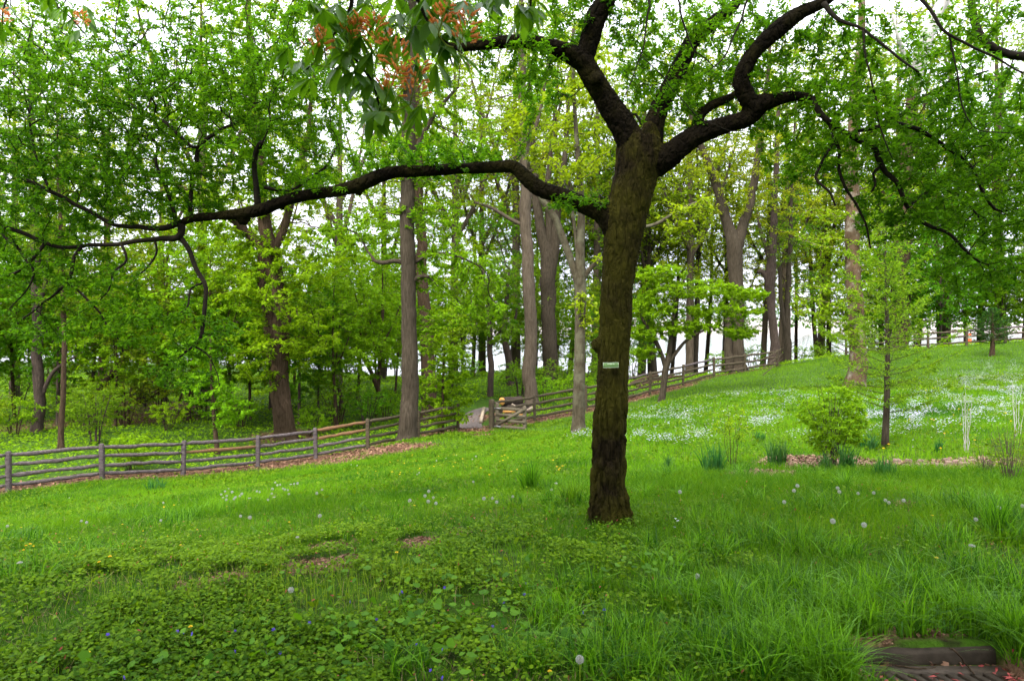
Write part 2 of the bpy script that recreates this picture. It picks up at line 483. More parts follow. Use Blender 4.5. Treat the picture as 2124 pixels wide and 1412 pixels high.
# ------------------------------------------------------------------ terrain
CT = [  # (column, row, distance) where the photo shows ground
    (-175, 1055, 19.0), (18, 1018, 20.0), (212, 993, 21.2), (380, 985, 22.6), (535, 968, 24.2), (655, 952, 25.2), (763, 932, 25.8),
    (870, 908, 27.5), (948, 892, 29), (1018, 888, 30), (1109, 873, 31), (1215, 851, 33), (1348, 819, 35.2), (1417, 801, 37.5), (1481, 782, 40), (1612, 761, 44),
    (1682, 745, 46), (1755, 737, 47), (1850, 728, 48), (1925, 722, 48.5), (2005, 717, 49), (2150, 706, 50), (2400, 690, 52),
    (845, 915, 24.5), (1198, 897, 26), (1780, 805, 28), (1375, 835, 22), (1835, 930, 11), (1725, 970, 9.5), (1550, 985, 8.5),
    (1265, 1085, 5.5), (900, 1120, 5.0), (430, 1205, 4.25), (0, 1230, 4.05), (400, 1145, 5.6), (100, 1092, 7.4), (500, 1020, 11), (900, 1000, 10), (1150, 990, 9.5),
    (1600, 1048, 6.0), (2100, 1045, 6.0), (2080, 940, 10.5), (2058, 735, 40), (1050, 925, 20), (700, 985, 17),
    (80, 895, 32), (585, 912, 30), (128, 935, 25.5), (200, 830, 44), (300, 828, 50), (600, 780, 70), (100, 800, 62), (-300, 900, 34), (-300, 800, 64), (1000, 842, 40), (940, 790, 75),
    (1100, 803, 45), (1140, 765, 52), (1250, 790, 55), (-600, 1150, 12), (-500, 1060, 17), (2600, 800, 20), (2600, 720, 40), (2500, 1050, 6), (-300, 1230, 4.2),
]
cxy, cz = [], []
for a in CT:
    q = P(*a); cxy.append(q[:2]); cz.append(q[2])
for X in (-7, -3.5, -1, 0, 1, 3.5, 7):
    for Y in (-4, 0, 2.6, 3.6):
        cxy.append((X, Y)); cz.append(0.0)
for X, Y, Z in ((-60, 30, -3), (-60, 60, -3.6), (60, 20, 1.0), (60, 45, 1.2), (35, 62, -3.5), (20, 62, -4.4), (8, 66, -4.6), (-60, 95, -3.8), (-20, 100, -5.4), (20, 90, -7), (60, 75, -6),
                (0, 90, -6.5), (40, 100, -7), (-60, 130, -6.5), (0, 130, -8), (70, 130, -8), (-25, 6, -1.8), (25, 6, 0.4), (-25, -4, -0.5), (25, -4, 0.3)):
    cxy.append((X, Y)); cz.append(Z)
cxy, cz = np.array(cxy, dtype=float), np.array(cz)

def uv(X, Y):
    Y = np.maximum(Y, -5.0)
    return np.column_stack([2.2 * X / (Y + 11), 2.0 * np.log(Y + 11)])

def ker(d2):
    return 0.5 * d2 * np.log(np.maximum(d2, 1e-12))

U = uv(cxy[:, 0], cxy[:, 1])
N_ = len(U)
K_ = ker(((U[:, None] - U[None]) ** 2).sum(-1)) + np.eye(N_) * 0.003
A_ = np.zeros((N_ + 3, N_ + 3))
A_[:N_, :N_] = K_
A_[:N_, N_] = 1; A_[:N_, N_ + 1:] = U
A_[N_, :N_] = 1; A_[N_ + 1:, :N_] = U.T
W_ = np.linalg.solve(A_, np.concatenate([cz, np.zeros(3)]))
DRAIN = (1.60, 2.44, 2.1, 3.37)      # x0,x1,y0,y1 of the sunken gutter

def hgt(X, Y, fine=True):
    X = np.atleast_1d(np.asarray(X, dtype=float)); Y = np.atleast_1d(np.asarray(Y, dtype=float))
    res = np.zeros(len(X))
    for s in range(0, len(X), 40000):
        u = uv(X[s:s + 40000], Y[s:s + 40000])
        res[s:s + 40000] = ker(((u[:, None] - U[None]) ** 2).sum(-1)) @ W_[:N_] + W_[N_] + u @ W_[N_ + 1:]
    far = np.clip((Y - 125) / 30, 0, 1)
    res = res * (1 - far) + far * -9.0
    if fine:
        p = np.column_stack([X, Y])
        res = res + 0.05 * (fbm(p * 0.9, 5) - 0.5) * np.clip(Y / 4, 0.3, 1)
        x0, x1, y0, y1 = DRAIN
        ins = (X > x0) & (X < x1) & (Y > y0) & (Y < y1)
        res = np.where(ins, res - 0.085, res)
    return res

def gz(X, Y):
    return float(hgt([X], [Y])[0])

_ys = np.geomspace(1.5, 125, 900)
def gp(px, py):
    """the ground point the photo shows at (px, py)"""
    X = (px - CX) / F * _ys
    z = EYE - (py - HZ) / F * _ys
    d = z - hgt(X, _ys)
    k = np.where(d < 0)[0]
    k = k[0] if len(k) else len(_ys) - 1
    y = _ys[k]
    if 0 < k:
        a, b = d[k - 1], d[k]
        y = _ys[k - 1] + (_ys[k] - _ys[k - 1]) * (a / (a - b + 1e-9))
    x = (px - CX) / F * y
    return np.array([x, y, gz(x, y)])

LEAFY = 2.2     # leaves per shoot, over all woodland trees
SOIL = []     # (x, y, rx, ry, strength): bare or leaf-strewn ground
def soil_px(px, py, rx, ry, s=1.0):
    q = gp(px, py)
    SOIL.append((q[0], q[1], rx, ry, s))

FL = [(-175, 955, 1055), (18, 937, 1018), (212, 928, 993), (380, 915, 985), (535, 904, 968), (655, 888, 952), (763, 869, 932), (868, 852, 908), (950, 838, 892)]
FR = [(1018, 832, 888), (1109, 818, 873), (1215, 800, 853), (1290, 785, 835), (1348, 772, 819), (1417, 757, 801), (1481, 742, 782), (1545, 735, 772), (1612, 726, 761), (1682, 714, 745),
      (1755, 704, 737), (1850, 695, 728), (1925, 689, 722), (2005, 683, 717), (2085, 677, 712), (2160, 672, 707)]
FLW = [gp(a[0], a[2]) for a in FL]
FRW = [gp(a[0], a[2]) for a in FR]
for LW, r, s in ((FLW, 0.75, 0.95), (FRW[:6], 0.9, 0.95), (FRW[5:10], 0.6, 0.55)):
    for a, b in zip(LW[:-1], LW[1:]):
        for u in np.linspace(0, 1, 7):
            q = a * (1 - u) + b * u
            SOIL.append((q[0], q[1] + 0.35, r, r, s))
for a in ((690, 950, 1.6, 1.5, 1.1), (770, 940, 1.6, 1.4, 1.1), (610, 962, 1.3, 1.2, 1), (840, 930, 1.0, 1.0, 1), (985, 893, 0.75, 1.0, 1.15), (1000, 903, 0.6, 0.7, 1.1), (985, 868, 0.8, 2.2, 1.0), (1050, 860, 1.6, 1.4, 0.9),
          (1600, 985, 0.55, 0.5, 1.1), (1680, 962, 0.6, 0.8, 1.1), (1560, 987, 0.35, 0.4, 1.1), (1760, 962, 0.5, 0.7, 1), (1900, 966, 0.75, 0.5, 1.05), (2000, 964, 0.6, 0.5, 1.05), (2070, 960, 0.5, 0.5, 0.9),
          (1820, 965, 0.4, 0.2, 0.8), (690, 1132, 0.2, 0.17, 1.0), (665, 1172, 0.27, 0.18, 1.05), (720, 1160, 0.14, 0.15, .95), (865, 1125, 0.17, 0.16, 1.0), (955, 1104, 0.1, 0.14, .95),
          (430, 1212, 0.24, 0.15, .95), (480, 1195, 0.14, 0.12, .9), (1880, 1045, 0.16, 0.12, 0.7), (1790, 1330, 0.16, 0.08, 0.9), (280, 865, 3.5, 3, 0.75), (300, 840, 5, 3, 0.8), (100, 880, 3, 2, 0.6), (590, 905, 1.6, 2, 0.8)):
    soil_px(*a)
SOIL.append((2.05, 3.15, 0.5, 0.2, 1.2))
SOIL.append((2.48, 3.30, 0.13, 0.08, .9))
SOIL.append((2.0, 3.48, 0.3, 0.05, 0.9))

def soil(X, Y):
    r = np.zeros(len(X))
    nz = (fbm(np.column_stack([X, Y]) * 2.2, 31) - 0.5) * 0.9
    for x, y, rx, ry, s in SOIL:
        d = ((X - x) / rx) ** 2 + ((Y - y) / ry) ** 2
        k = d < 4
        r[k] = np.maximum(r[k], s * np.clip(1.5 - d[k] + nz[k], 0, 1))
    return np.clip(r, 0, 1)

def dens(a, b, da):
    return list(np.arange(a, b, da))
xs = np.array(sorted(set(np.round(dens(-130, -40, 6) + dens(-40, -14, 1.0) + dens(-14, -5, 0.2) + dens(-5, 5, 0.05) + dens(5, 14, 0.2) + dens(14, 40, 1.0) + dens(40, 131, 6), 3))))
ys = np.array(sorted(set(np.round(dens(-30, -2, 2) + dens(-2, 2, 0.25) + dens(2, 7, 0.04) + dens(7, 14, 0.12) + dens(14, 40, 0.35) + dens(40, 90, 1.0) + dens(90, 171, 6), 3))))
GX, GY = np.meshgrid(xs, ys)
gx, gy = GX.ravel(), GY.ravel()
gzv = hgt(gx, gy)
nx, ny = len(xs), len(ys)
ii = (np.arange(ny - 1)[:, None] * nx + np.arange(nx - 1)[None, :]).ravel()
ground = mk('ground', np.column_stack([gx, gy, gzv]), [np.stack([ii, ii + 1, ii + nx + 1, ii + nx], -1)], M['ground'], smooth=True)
tag(ground, 'sloping lawn and woodland floor', kind='structure')
sa = ground.data.attributes.new('soil', 'FLOAT', 'POINT')
sa.data.foreach_set('value', soil(gx, gy).astype(np.float32))

WZ = -4.6
V, Q = np.array([[-700, 55, WZ], [700, 55, WZ], [700, 455, WZ], [-700, 455, WZ]], dtype=float), np.array([[0, 1, 2, 3]])
tag(mk('river_water', V, [Q], M['water']), 'bright river beyond the trees', kind='structure')
bx = np.linspace(-700, 700, 90)
V = np.concatenate([np.column_stack([bx, 430 + 8 * vnoise(np.column_stack([bx * 0.02, bx * 0]), 4), np.full(90, WZ - 0.3)]),
                    np.column_stack([bx, np.full(90, 446.0), WZ + 2.2 + 1.6 * vnoise(np.column_stack([bx * 0.03, bx * 0]), 9)]),
                    np.column_stack([bx, np.full(90, 1200.0), np.full(90, WZ + 14)])])
i = np.arange(89)
Q = np.concatenate([np.stack([i, i + 1, i + 91, i + 90], -1), np.stack([i + 90, i + 91, i + 181, i + 180], -1)])
tag(mk('far_bank', V, [Q], M['sand']), 'pale far bank of the river', kind='structure')

# ------------------------------------------------------------------ leaves and branching
def kites(C, D, Nn, L, Wd, fold=0.15):
    """leaf blades: base C, axis D, normal Nn, length L, width Wd -> one folded quad each"""
    D = norm(D); S = norm(np.cross(D, Nn)); Nn = np.cross(S, D)
    L = np.broadcast_to(L, (len(C),))[:, None]; Wd = np.broadcast_to(Wd, (len(C),))[:, None]
    b = C; tip = C + D * L - Nn * L * 0.12
    mid = C + D * L * 0.42
    l = mid + S * Wd * 0.5 + Nn * Wd * fold
    r = mid - S * Wd * 0.5 + Nn * Wd * fold
    V = np.stack([b, l, tip, r], 1).reshape(-1, 3)
    Q = np.arange(len(C) * 4).reshape(-1, 4)
    return V, Q

def sticks(A, B, ra, rb, sides=3):
    """many thin tapered segments at once"""
    d = norm(B - A)
    up = np.where(np.abs(d[:, 2:3]) < 0.9, np.array([[0, 0, 1.0]]), np.array([[1.0, 0, 0]]))
    n = norm(np.cross(d, up)); b = np.cross(d, n)
    V = []
    for base, r in ((A, ra), (B, rb)):
        for k in range(sides):
            a = 2 * math.pi * k / sides
            V.append(base + (n * math.cos(a) + b * math.sin(a)) * np.asarray(r)[:, None])
    V = np.stack(V, 1).reshape(-1, 3)
    o = (np.arange(len(A)) * 2 * sides)[:, None]
    Q = []
    for k in range(sides):
        k2 = (k + 1) % sides
        Q.append(np.concatenate([o + k, o + k2, o + sides + k2, o + sides + k], 1))
    return V, np.stack(Q, 1).reshape(-1, 4)

class Skel:
    def __init__(s):
        s.pos, s.par, s.rad, s.grown = [], [], [], []
    def chain(s, rows, parent=-1):
        """rows of x,y,z,r; returns node ids"""
        ids = []
        for q in rows:
            s.pos.append(q[:3]); s.par.append(parent); s.rad.append(q[3]); s.grown.append(False)
            parent = len(s.pos) - 1
            ids.append(parent)
        return ids
    def nearest(s, p):
        a = np.array(s.pos)
        return int(np.argmin(((a - p) ** 2).sum(1)))

def colonize(sk, att, D, dk, iters=60, jit=0.25, bias=(0, 0, 0.0), di=1e9, seed_min=None):
    """space colonisation: branches grow from the skeleton towards the points att"""
    cap = len(sk.pos) + 60000
    pos = np.zeros((cap, 3)); n = len(sk.pos)
    pos[:n] = np.array(sk.pos)
    par = list(sk.par); bias = np.array(bias)
    ok = np.ones(n, dtype=bool)
    if seed_min is not None:
        ok = np.array(seed_min)
    att = np.asarray(att)
    dist = np.full(len(att), 1e18); near = np.zeros(len(att), dtype=np.int64)
    okid = np.where(ok)[0]
    for s in range(0, len(okid), 200):
        ids = okid[s:s + 200]
        d = ((att[:, None] - pos[ids][None]) ** 2).sum(-1)
        k = d.argmin(1); m = d[np.arange(len(att)), k]
        u = m < dist
        dist[u] = m[u]; near[u] = ids[k[u]]
    alive = dist > dk * dk
    for it in range(iters):
        a = np.where(alive & (dist < di * di))[0]
        if len(a) == 0 or n > cap - 3000: break
        dirs = norm(att[a] - pos[near[a]])
        u, inv = np.unique(near[a], return_inverse=True)
        acc = np.zeros((len(u), 3))
        np.add.at(acc, inv, dirs)
        acc = norm(norm(acc) + rng.normal(0, jit, acc.shape) + bias)
        new = pos[u] + acc * D
        k = len(new)
        pos[n:n + k] = new
        par.extend(u.tolist())
        ai = np.where(alive)[0]
        for s in range(0, k, 400):
            d = ((att[ai][:, None] - new[None, s:s + 400]) ** 2).sum(-1)
            j = d.argmin(1); m = d[np.arange(len(ai)), j]
            up = m < dist[ai]
            dist[ai[up]] = m[up]; near[ai[up]] = n + s + j[up]
        n += k
        alive = alive & (dist > dk * dk)
    m0 = len(sk.pos)
    sk.pos = [p for p in pos[:n]]
    sk.par = par[:n]
    sk.grown += [True] * (n - m0)
    sk.rad += [0.0] * (n - m0)
    return sk

def finish(sk, r_tip, expo=2.3):
    """pipe-model radii for grown nodes; returns arrays"""
    pos = np.array(sk.pos); par = np.array(sk.par); n = len(pos)
    grown = np.array(sk.grown); rad = np.array(sk.rad)
    s = np.zeros(n); cnt = np.zeros(n, dtype=int)
    for i in range(n - 1, -1, -1):
        if not grown[i]: continue
        if s[i] == 0: s[i] = r_tip ** expo
        cnt[i] += 1
        p = par[i]
        if p >= 0 and grown[p]:
            s[p] += s[i]; cnt[p] += cnt[i]
    rg = s ** (1 / expo)
    rad = np.where(grown, rg, rad)
    # a shoot never starts thicker than what it grows from
    for i in range(n):
        if grown[i] and par[i] >= 0:
            rad[i] = min(rad[i], rad[par[i]] * 0.85 if not grown[par[i]] else rad[par[i]])
    return pos, par, rad, grown, cnt

def leaf_sites(pos, par, grown, cnt, maxcnt, per, D, spread=0.5):
    k = np.where(grown & (cnt <= maxcnt))[0]
    base = pos[par[k]]; seg = pos[k] - base
    idx = np.repeat(np.arange(len(k)), per)
    u = rng.uniform(0, 1.15, len(idx))[:, None]
    C = base[idx] + seg[idx] * u
    tw = norm(seg)[idx]
    R = rng.normal(0, 1, (len(idx), 3)); R[:, 2] *= 0.45
    Dv = norm(tw * 0.6 + R * spread + np.array([0, 0, -0.12]))
    return C + Dv * D * rng.uniform(0.0, 0.25, (len(idx), 1)), Dv

def upn(n, tilt=0.55):
    v = rng.normal(0, tilt, (n, 3)); v[:, 2] += 1.0
    return norm(v)

def ellip(n, c, r, clump=None, thr=0.45, seed=3):
    """points in an ellipsoid, thinned to clumps"""
    res = []
    c, r = np.asarray(c), np.asarray(r)
    got = 0
    while got < n:
        v = rng.uniform(-1, 1, (n * 4, 3))
        v = v[(v ** 2).sum(1) < 1] * r + c
        if clump:
            v = v[fbm(v * np.array([1, 1, 1.8]) / clump, seed, 2) > thr]
        res.append(v); got += len(v)
    return np.concatenate(res)[:n]

def px_blob(n, px, py, rx, ry, Y, dY, clump=None, thr=0.45, seed=3):
    c = P(px, py, Y)
    return ellip(n, c, (rx / F * Y, dY, ry / F * Y), clump, thr, seed)

# ------------------------------------------------------------------ the near tree
TY = gp(1265, 1085)[1]
def rows(lst, y0, y1, wscale=1.0):
    """(px,py,width_px) polyline at distances y0..y1 from the trunk's plane"""
    n = len(lst); r = []
    for i, a in enumerate(lst):
        Y = y0 + (y1 - y0) * i / max(1, n - 1)
        q = P(a[0], a[1], Y)
        r.append([*q, a[2] / 2 / F * Y * wscale])
    return np.array(r)

near = empty('tree', gp(1265, 1085), 'large dark trunked tree with a small green label plate, spreading low over the lawn', 'tree')
T0 = TY
limbs = {}
limbs['trunk'] = [rows([(1264, 1110, 112), (1263, 1085, 98), (1263, 1050, 88), (1263, 1000, 82), (1264, 928, 75), (1267, 850, 70), (1271, 757, 67), (1277, 660, 68), (1282, 578, 70), (1291, 500, 82), (1303, 430, 88), (1318, 370, 92), (1326, 320, 100), (1330, 285, 86)], T0, T0)]
limbs['limb_a'] = [rows([(1322, 330, 80), (1300, 278, 66), (1263, 218, 56), (1230, 165, 52), (1204, 125, 50), (1160, 102, 40), (1112, 88, 35), (1060, 86, 34), (1000, 94, 26), (950, 98, 20), (895, 88, 14), (850, 82, 12), (806, 87, 8)], T0, T0 - 0.5),
                   rows([(1208, 132, 46), (1222, 90, 46), (1234, 42, 50), (1256, 0, 52), (1275, -60, 44), (1300, -160, 36), (1310, -300, 24), (1300, -450, 14)], T0 - 0.15, T0 - 0.3)]
limbs['limb_b'] = [rows([(1345, 310, 72), (1362, 240, 48), (1392, 175, 44), (1420, 118, 40), (1445, 75, 38), (1490, 38, 33), (1522, 12, 28), (1560, -50, 26), (1600, -180, 18), (1620, -320, 10)], T0 + 0.05, T0 + 0.7)]
limbs['limb_c'] = [rows([(1355, 340, 80), (1392, 318, 62), (1442, 282, 50), (1500, 260, 42), (1550, 245, 46), (1574, 218, 54), (1600, 210, 38), (1642, 200, 26), (1684, 203, 18)], T0, T0 - 0.35),
                   rows([(1566, 225, 52), (1545, 195, 46), (1538, 165, 42), (1553, 125, 38), (1584, 88, 38), (1622, 54, 40), (1662, 26, 36), (1710, 4, 26), (1760, -40, 22), (1820, -140, 16), (1860, -260, 10)], T0 - 0.2, T0 - 0.5),
                   rows([(1440, 285, 30), (1452, 240, 24), (1475, 220, 22), (1512, 203, 20), (1550, 180, 12)], T0 + 0.05, T0 + 0.25)]
limbs['limb_d'] = [rows([(1276, 480, 60), (1256, 450, 54), (1236, 436, 46), (1208, 424, 43), (1162, 405, 41), (1117, 390, 40), (1087, 366, 37), (1064, 346, 33), (1020, 347, 29), (975, 349, 29), (920, 352, 29), (875, 355, 30), (825, 356, 33), (790, 364, 34), (745, 383, 34), (700, 396, 30), (650, 402, 28), (605, 412, 28), (570, 424, 32), (545, 434, 32), (500, 443, 28), (450, 448, 23), (400, 453, 20), (372, 464, 16)], T0, T0 + 0.35)]
# thin traced boughs: one list per side
boughs = [
    ([(372, 464, 14), (340, 472, 12), (280, 472, 11), (240, 465, 10), (215, 455, 10), (150, 420, 9), (105, 395, 9), (50, 370, 8), (0, 348, 7), (-60, 322, 6)], .35, .5),
    ([(375, 462, 16), (376, 475, 15), (370, 492, 13), (320, 498, 10), (250, 505, 10), (190, 510, 10), (120, 510, 9), (70, 492, 8), (30, 478, 8), (0, 472, 7), (-70, 460, 5)], .35, .2),
    ([(374, 488, 10), (395, 530, 9), (405, 555, 9), (425, 585, 9), (427, 620, 8), (421, 670, 8), (417, 700, 7), (404, 718, 5), (385, 730, 4)], .34, .15),
    ([(170, 511, 9), (155, 530, 8), (151, 560, 8), (141, 588, 7), (105, 620, 5), (60, 650, 4), (20, 690, 3)], .25, .15),
    ([(141, 588, 5), (165, 605, 5), (200, 645, 4), (222, 672, 4), (245, 705, 3), (255, 730, 2)], .2, .1),
    ([(92, 505, 8), (65, 540, 7), (30, 566, 6), (0, 572, 6), (-50, 585, 5)], .22, .1),
    ([(535, 430, 14), (532, 385, 13), (528, 350, 12), (533, 312, 12), (545, 298, 12)], .32, .2),
    ([(395, 450, 10), (398, 400, 9), (402, 360, 9), (415, 305, 8), (450, 275, 7), (490, 256, 6), (520, 235, 4)], .35, .7),
    ([(415, 305, 7), (390, 300, 7), (350, 260, 6), (330, 245, 5), (280, 225, 4)], .45, .6),
    ([(362, 462, 9), (360, 440, 8), (345, 390, 7), (325, 340, 6), (325, 300, 5), (300, 270, 4)], .35, .6),
    ([(105, 395, 6), (75, 330, 5), (62, 260, 5), (60, 215, 4)], .4, .6),
    ([(545, 388, 9), (600, 395, 7), (640, 370, 6), (680, 340, 5), (700, 300, 4)], .3, .7),
    ([(1684, 203, 14), (1695, 222, 13), (1714, 250, 12), (1772, 285, 12), (1812, 305, 12), (1828, 345, 11), (1862, 380, 10), (1882, 430, 9), (1922, 465, 8), (1962, 482, 7), (1997, 515, 6), (2032, 545, 5)], -.35, -.5),
    ([(1774, 284, 10), (1780, 270, 10), (1842, 259, 9), (1882, 260, 9), (1932, 285, 8), (1987, 320, 8), (2017, 350, 7), (2037, 395, 7), (2062, 432, 6), (2112, 435, 5), (2170, 425, 4)], -.4, -.2),
    ([(1846, 258, 8), (1864, 244, 8), (1912, 205, 7), (1952, 180, 6), (1987, 165, 5), (2050, 150, 4)], -.38, -.1),
    ([(1712, 248, 9), (1732, 285, 8), (1707, 335, 6), (1694, 370, 6), (1717, 395, 5), (1735, 425, 4)], -.36, -.6),
    ([(1733, 287, 7), (1738, 305, 7), (1747, 370, 6), (1777, 425, 5), (1797, 475, 4), (1807, 515, 3)], -.36, -.3),
    ([(1824, 345, 7), (1812, 360, 6), (1818, 380, 5), (1806, 400, 4)], -.4, -.45),
    ([(1882, 430, 6), (1930, 395, 5), (1985, 405, 5), (2030, 450, 4)], -.42, -.2),
    ([(1316, 262, 12), (1300, 240, 8), (1318, 238, 6), (1326, 248, 6), (1330, 258, 4)], -.05, -.1),
    ([(1710, 5, 12), (1740, 40, 8), (1790, 60, 6), (1850, 110, 5), (1905, 150, 4)], -.5, -.9),
    ([(1790, 60, 5), (1800, 140, 4), (1815, 200, 4), (1822, 260, 3), (1850, 330, 2)], -.7, -.9),
    ([(1905, -10, 8), (1935, 35, 7), (1970, 72, 6), (2040, 110, 5), (2090, 135, 4), (2124, 150, 4)], -.9, -1.2),
    ([(1970, 72, 4), (1985, 150, 3), (2000, 230, 3), (2030, 270, 2), (2090, 275, 2)], -1.0, -1.1),
    ([(250, 505, 6), (262, 540, 5), (235, 565, 4), (225, 600, 3), (205, 625, 2)], .28, .2),
    ([(320, 498, 5), (322, 530, 4), (300, 560, 3), (280, 575, 2)], .3, .3),
    ([(425, 585, 5), (395, 600, 4), (385, 640, 3), (350, 655, 2)], .3, .1),
    ([(404, 718, 5), (430, 735, 3), (450, 770, 2), (455, 800, 2)], .15, .05),
    ([(404, 718, 4), (370, 745, 3), (340, 760, 2), (320, 790, 2)], .15, .2),
    ([(0, 480, 7), (40, 520, 6), (70, 560, 5), (60, 600, 3), (20, 640, 2)], .2, .0),
    ([(1345, -20, 6), (1342, 60, 4), (1330, 115, 3), (1310, 160, 2), (1290, 215, 2)], -.6, -.7),
    ([(1400, -20, 5), (1420, 50, 4), (1440, 95, 3), (1480, 140, 2)], -.9, -1.0),
    ([(1560, -30, 5), (1530, 60, 4), (1500, 120, 3), (1470, 150, 2)], -.8, -1.0),
    ([(1330, 115, 2), (1380, 165, 2), (1440, 235, 2), (1500, 265, 2), (1560, 275, 2)], -.8, -1.0),
]
allsk = Skel()
vs, qs, ts, nofs = [], [], [], 0
tagpts, tagname, tagrad = [], [], []
for nm, lst in limbs.items():
    for k, rr in enumerate(lst):
        if nm != 'trunk': rr[:, 3] *= 0.88
        rs = resample(rr, 0.05)
        V, Q, T = tube(rs[:, :3], rs[:, 3], 14, True, 0.10, 7)
        vs.append(V); qs.append(Q + nofs); ts.append(T + nofs); nofs += len(V)
        tagpts.append(rs[:, :3]); tagrad.append(rs[:, 3]); tagname += [nm] * len(rs)
        par = allsk.nearest(rs[0, :3]) if allsk.pos else -1
        allsk.chain(rs[::2], par)
# knobs and stubs
for px, py, Y, r, L in ((505, 452, T0 + .33, .062, (0, -.02, -.10)), (745, 392, T0 + .27, .05, (-.02, 0, -.09)), (1237, 715, T0, .06, (-.05, -.02, 0)), (588, 428, T0 + .3, .02, (0, 0, -.07)), (1236, 165, T0 - .2, .06, (0, -.08, 0)),
                        (548, 303, T0 + .2, .03, (.05, 0, -.02))):
    c = P(px, py, Y)
    V, Q, T = tube(np.array([c - np.array(L) * 0.5, c, c + np.array(L) * 0.6]), [r * 1.1, r, r * 0.55], 10)
    vs.append(V); qs.append(Q + nofs); ts.append(T + nofs); nofs += len(V)
# root flare
bq = gp(1265, 1085)
for a in np.linspace(0, 2 * math.pi, 7)[:-1] + 0.35:
    d = np.array([math.cos(a), math.sin(a), 0])
    pts = np.array([bq + d * 0.07 + [0, 0, 0.40], bq + d * 0.11 + [0, 0, 0.16], bq + d * 0.18 + [0, 0, 0.02], bq + d * 0.31 + [0, 0, -0.14]])
    V, Q, T = tube(pts, [0.07, 0.075, 0.055, 0.04], 8)
    vs.append(V); qs.append(Q + nofs); ts.append(T + nofs); nofs += len(V)
raw = mk('wood_raw', np.concatenate(vs), [np.concatenate(qs), np.concatenate(ts)], M['bark_near'])
md = raw.modifiers.new('remesh', 'REMESH'); md.mode = 'VOXEL'; md.voxel_size = 0.010; md.use_smooth_shade = True
sm = raw.modifiers.new('smooth', 'SMOOTH'); sm.factor = 0.5; sm.iterations = 4
dg = bpy.context.evaluated_depsgraph_get()
ev = raw.evaluated_get(dg)
me = ev.to_mesh()
nv = len(me.vertices)
V = np.zeros(nv * 3); me.vertices.foreach_get('co', V); V = V.reshape(-1, 3)
Nn = np.zeros(nv * 3); me.vertices.foreach_get('normal', Nn); Nn = Nn.reshape(-1, 3)
nf = len(me.polygons)
ls = np.zeros(len(me.loops), dtype=np.int32); me.loops.foreach_get('vertex_index', ls)
lt = np.zeros(nf, dtype=np.int32); me.polygons.foreach_get('loop_total', lt)
FQ = ls.reshape(-1, 4) if (lt == 4).all() else None
ev.to_mesh_clear()
bpy.data.objects.remove(raw)
tp, tr_ = np.concatenate(tagpts), np.concatenate(tagrad)
nrst = np.zeros(nv, dtype=int)
for s in range(0, nv, 8000):
    d = ((V[s:s + 8000, None] - tp[None]) ** 2).sum(-1)
    nrst[s:s + 8000] = (np.sqrt(d) - tr_[None]).argmin(1)
vr = tr_[nrst]
amp = np.clip(vr / 0.11, 0.15, 1.0)
st = np.array([1, 1, 0.2])
warp = (fbm(V * 6, 41) - 0.5)[:, None] * 0.05
fur = 1 - np.abs(fbm((V + warp) * 26 * st, 43, 3) - 0.5) * 4
lum = fbm(V * 7, 47, 3) - 0.5
low = np.clip(1.4 - (V[:, 2]) / 1.3, 0.25, 1)          # furrows are deepest low on the trunk
V = V + Nn * (lum * 0.028 * amp - np.clip(fur, 0, 1) ** 1.4 * 0.034 * amp * low + (fbm(V * 60, 51, 2) - 0.5) * 0.012 * amp)[:, None]
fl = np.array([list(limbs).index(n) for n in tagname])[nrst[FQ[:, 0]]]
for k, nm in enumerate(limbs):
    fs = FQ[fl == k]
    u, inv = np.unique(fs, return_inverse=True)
    mk('trunk' if nm == 'trunk' else 'limb', V[u], [inv.reshape(-1, 4)], M['bark_near' if nm == 'trunk' else 'bark_limb_shade'], near, smooth=True)
for lst, a, b in boughs:
    rs = resample(rows(lst, T0 + a, T0 + b), 0.06)
    rs[:, :3] += (np.column_stack([vnoise(rs[:, :3] * 9, 61), vnoise(rs[:, :3] * 9, 62), vnoise(rs[:, :3] * 9, 63)]) - 0.5) * 0.025
    V, Q, T = tube(rs[:, :3], rs[:, 3], 7, True, 0.25, 5)
    mk('bough', V, [Q, T], M['twig_near'], near, smooth=True)
    allsk.chain(rs[::2], allsk.nearest(rs[0, :3]))
att = []
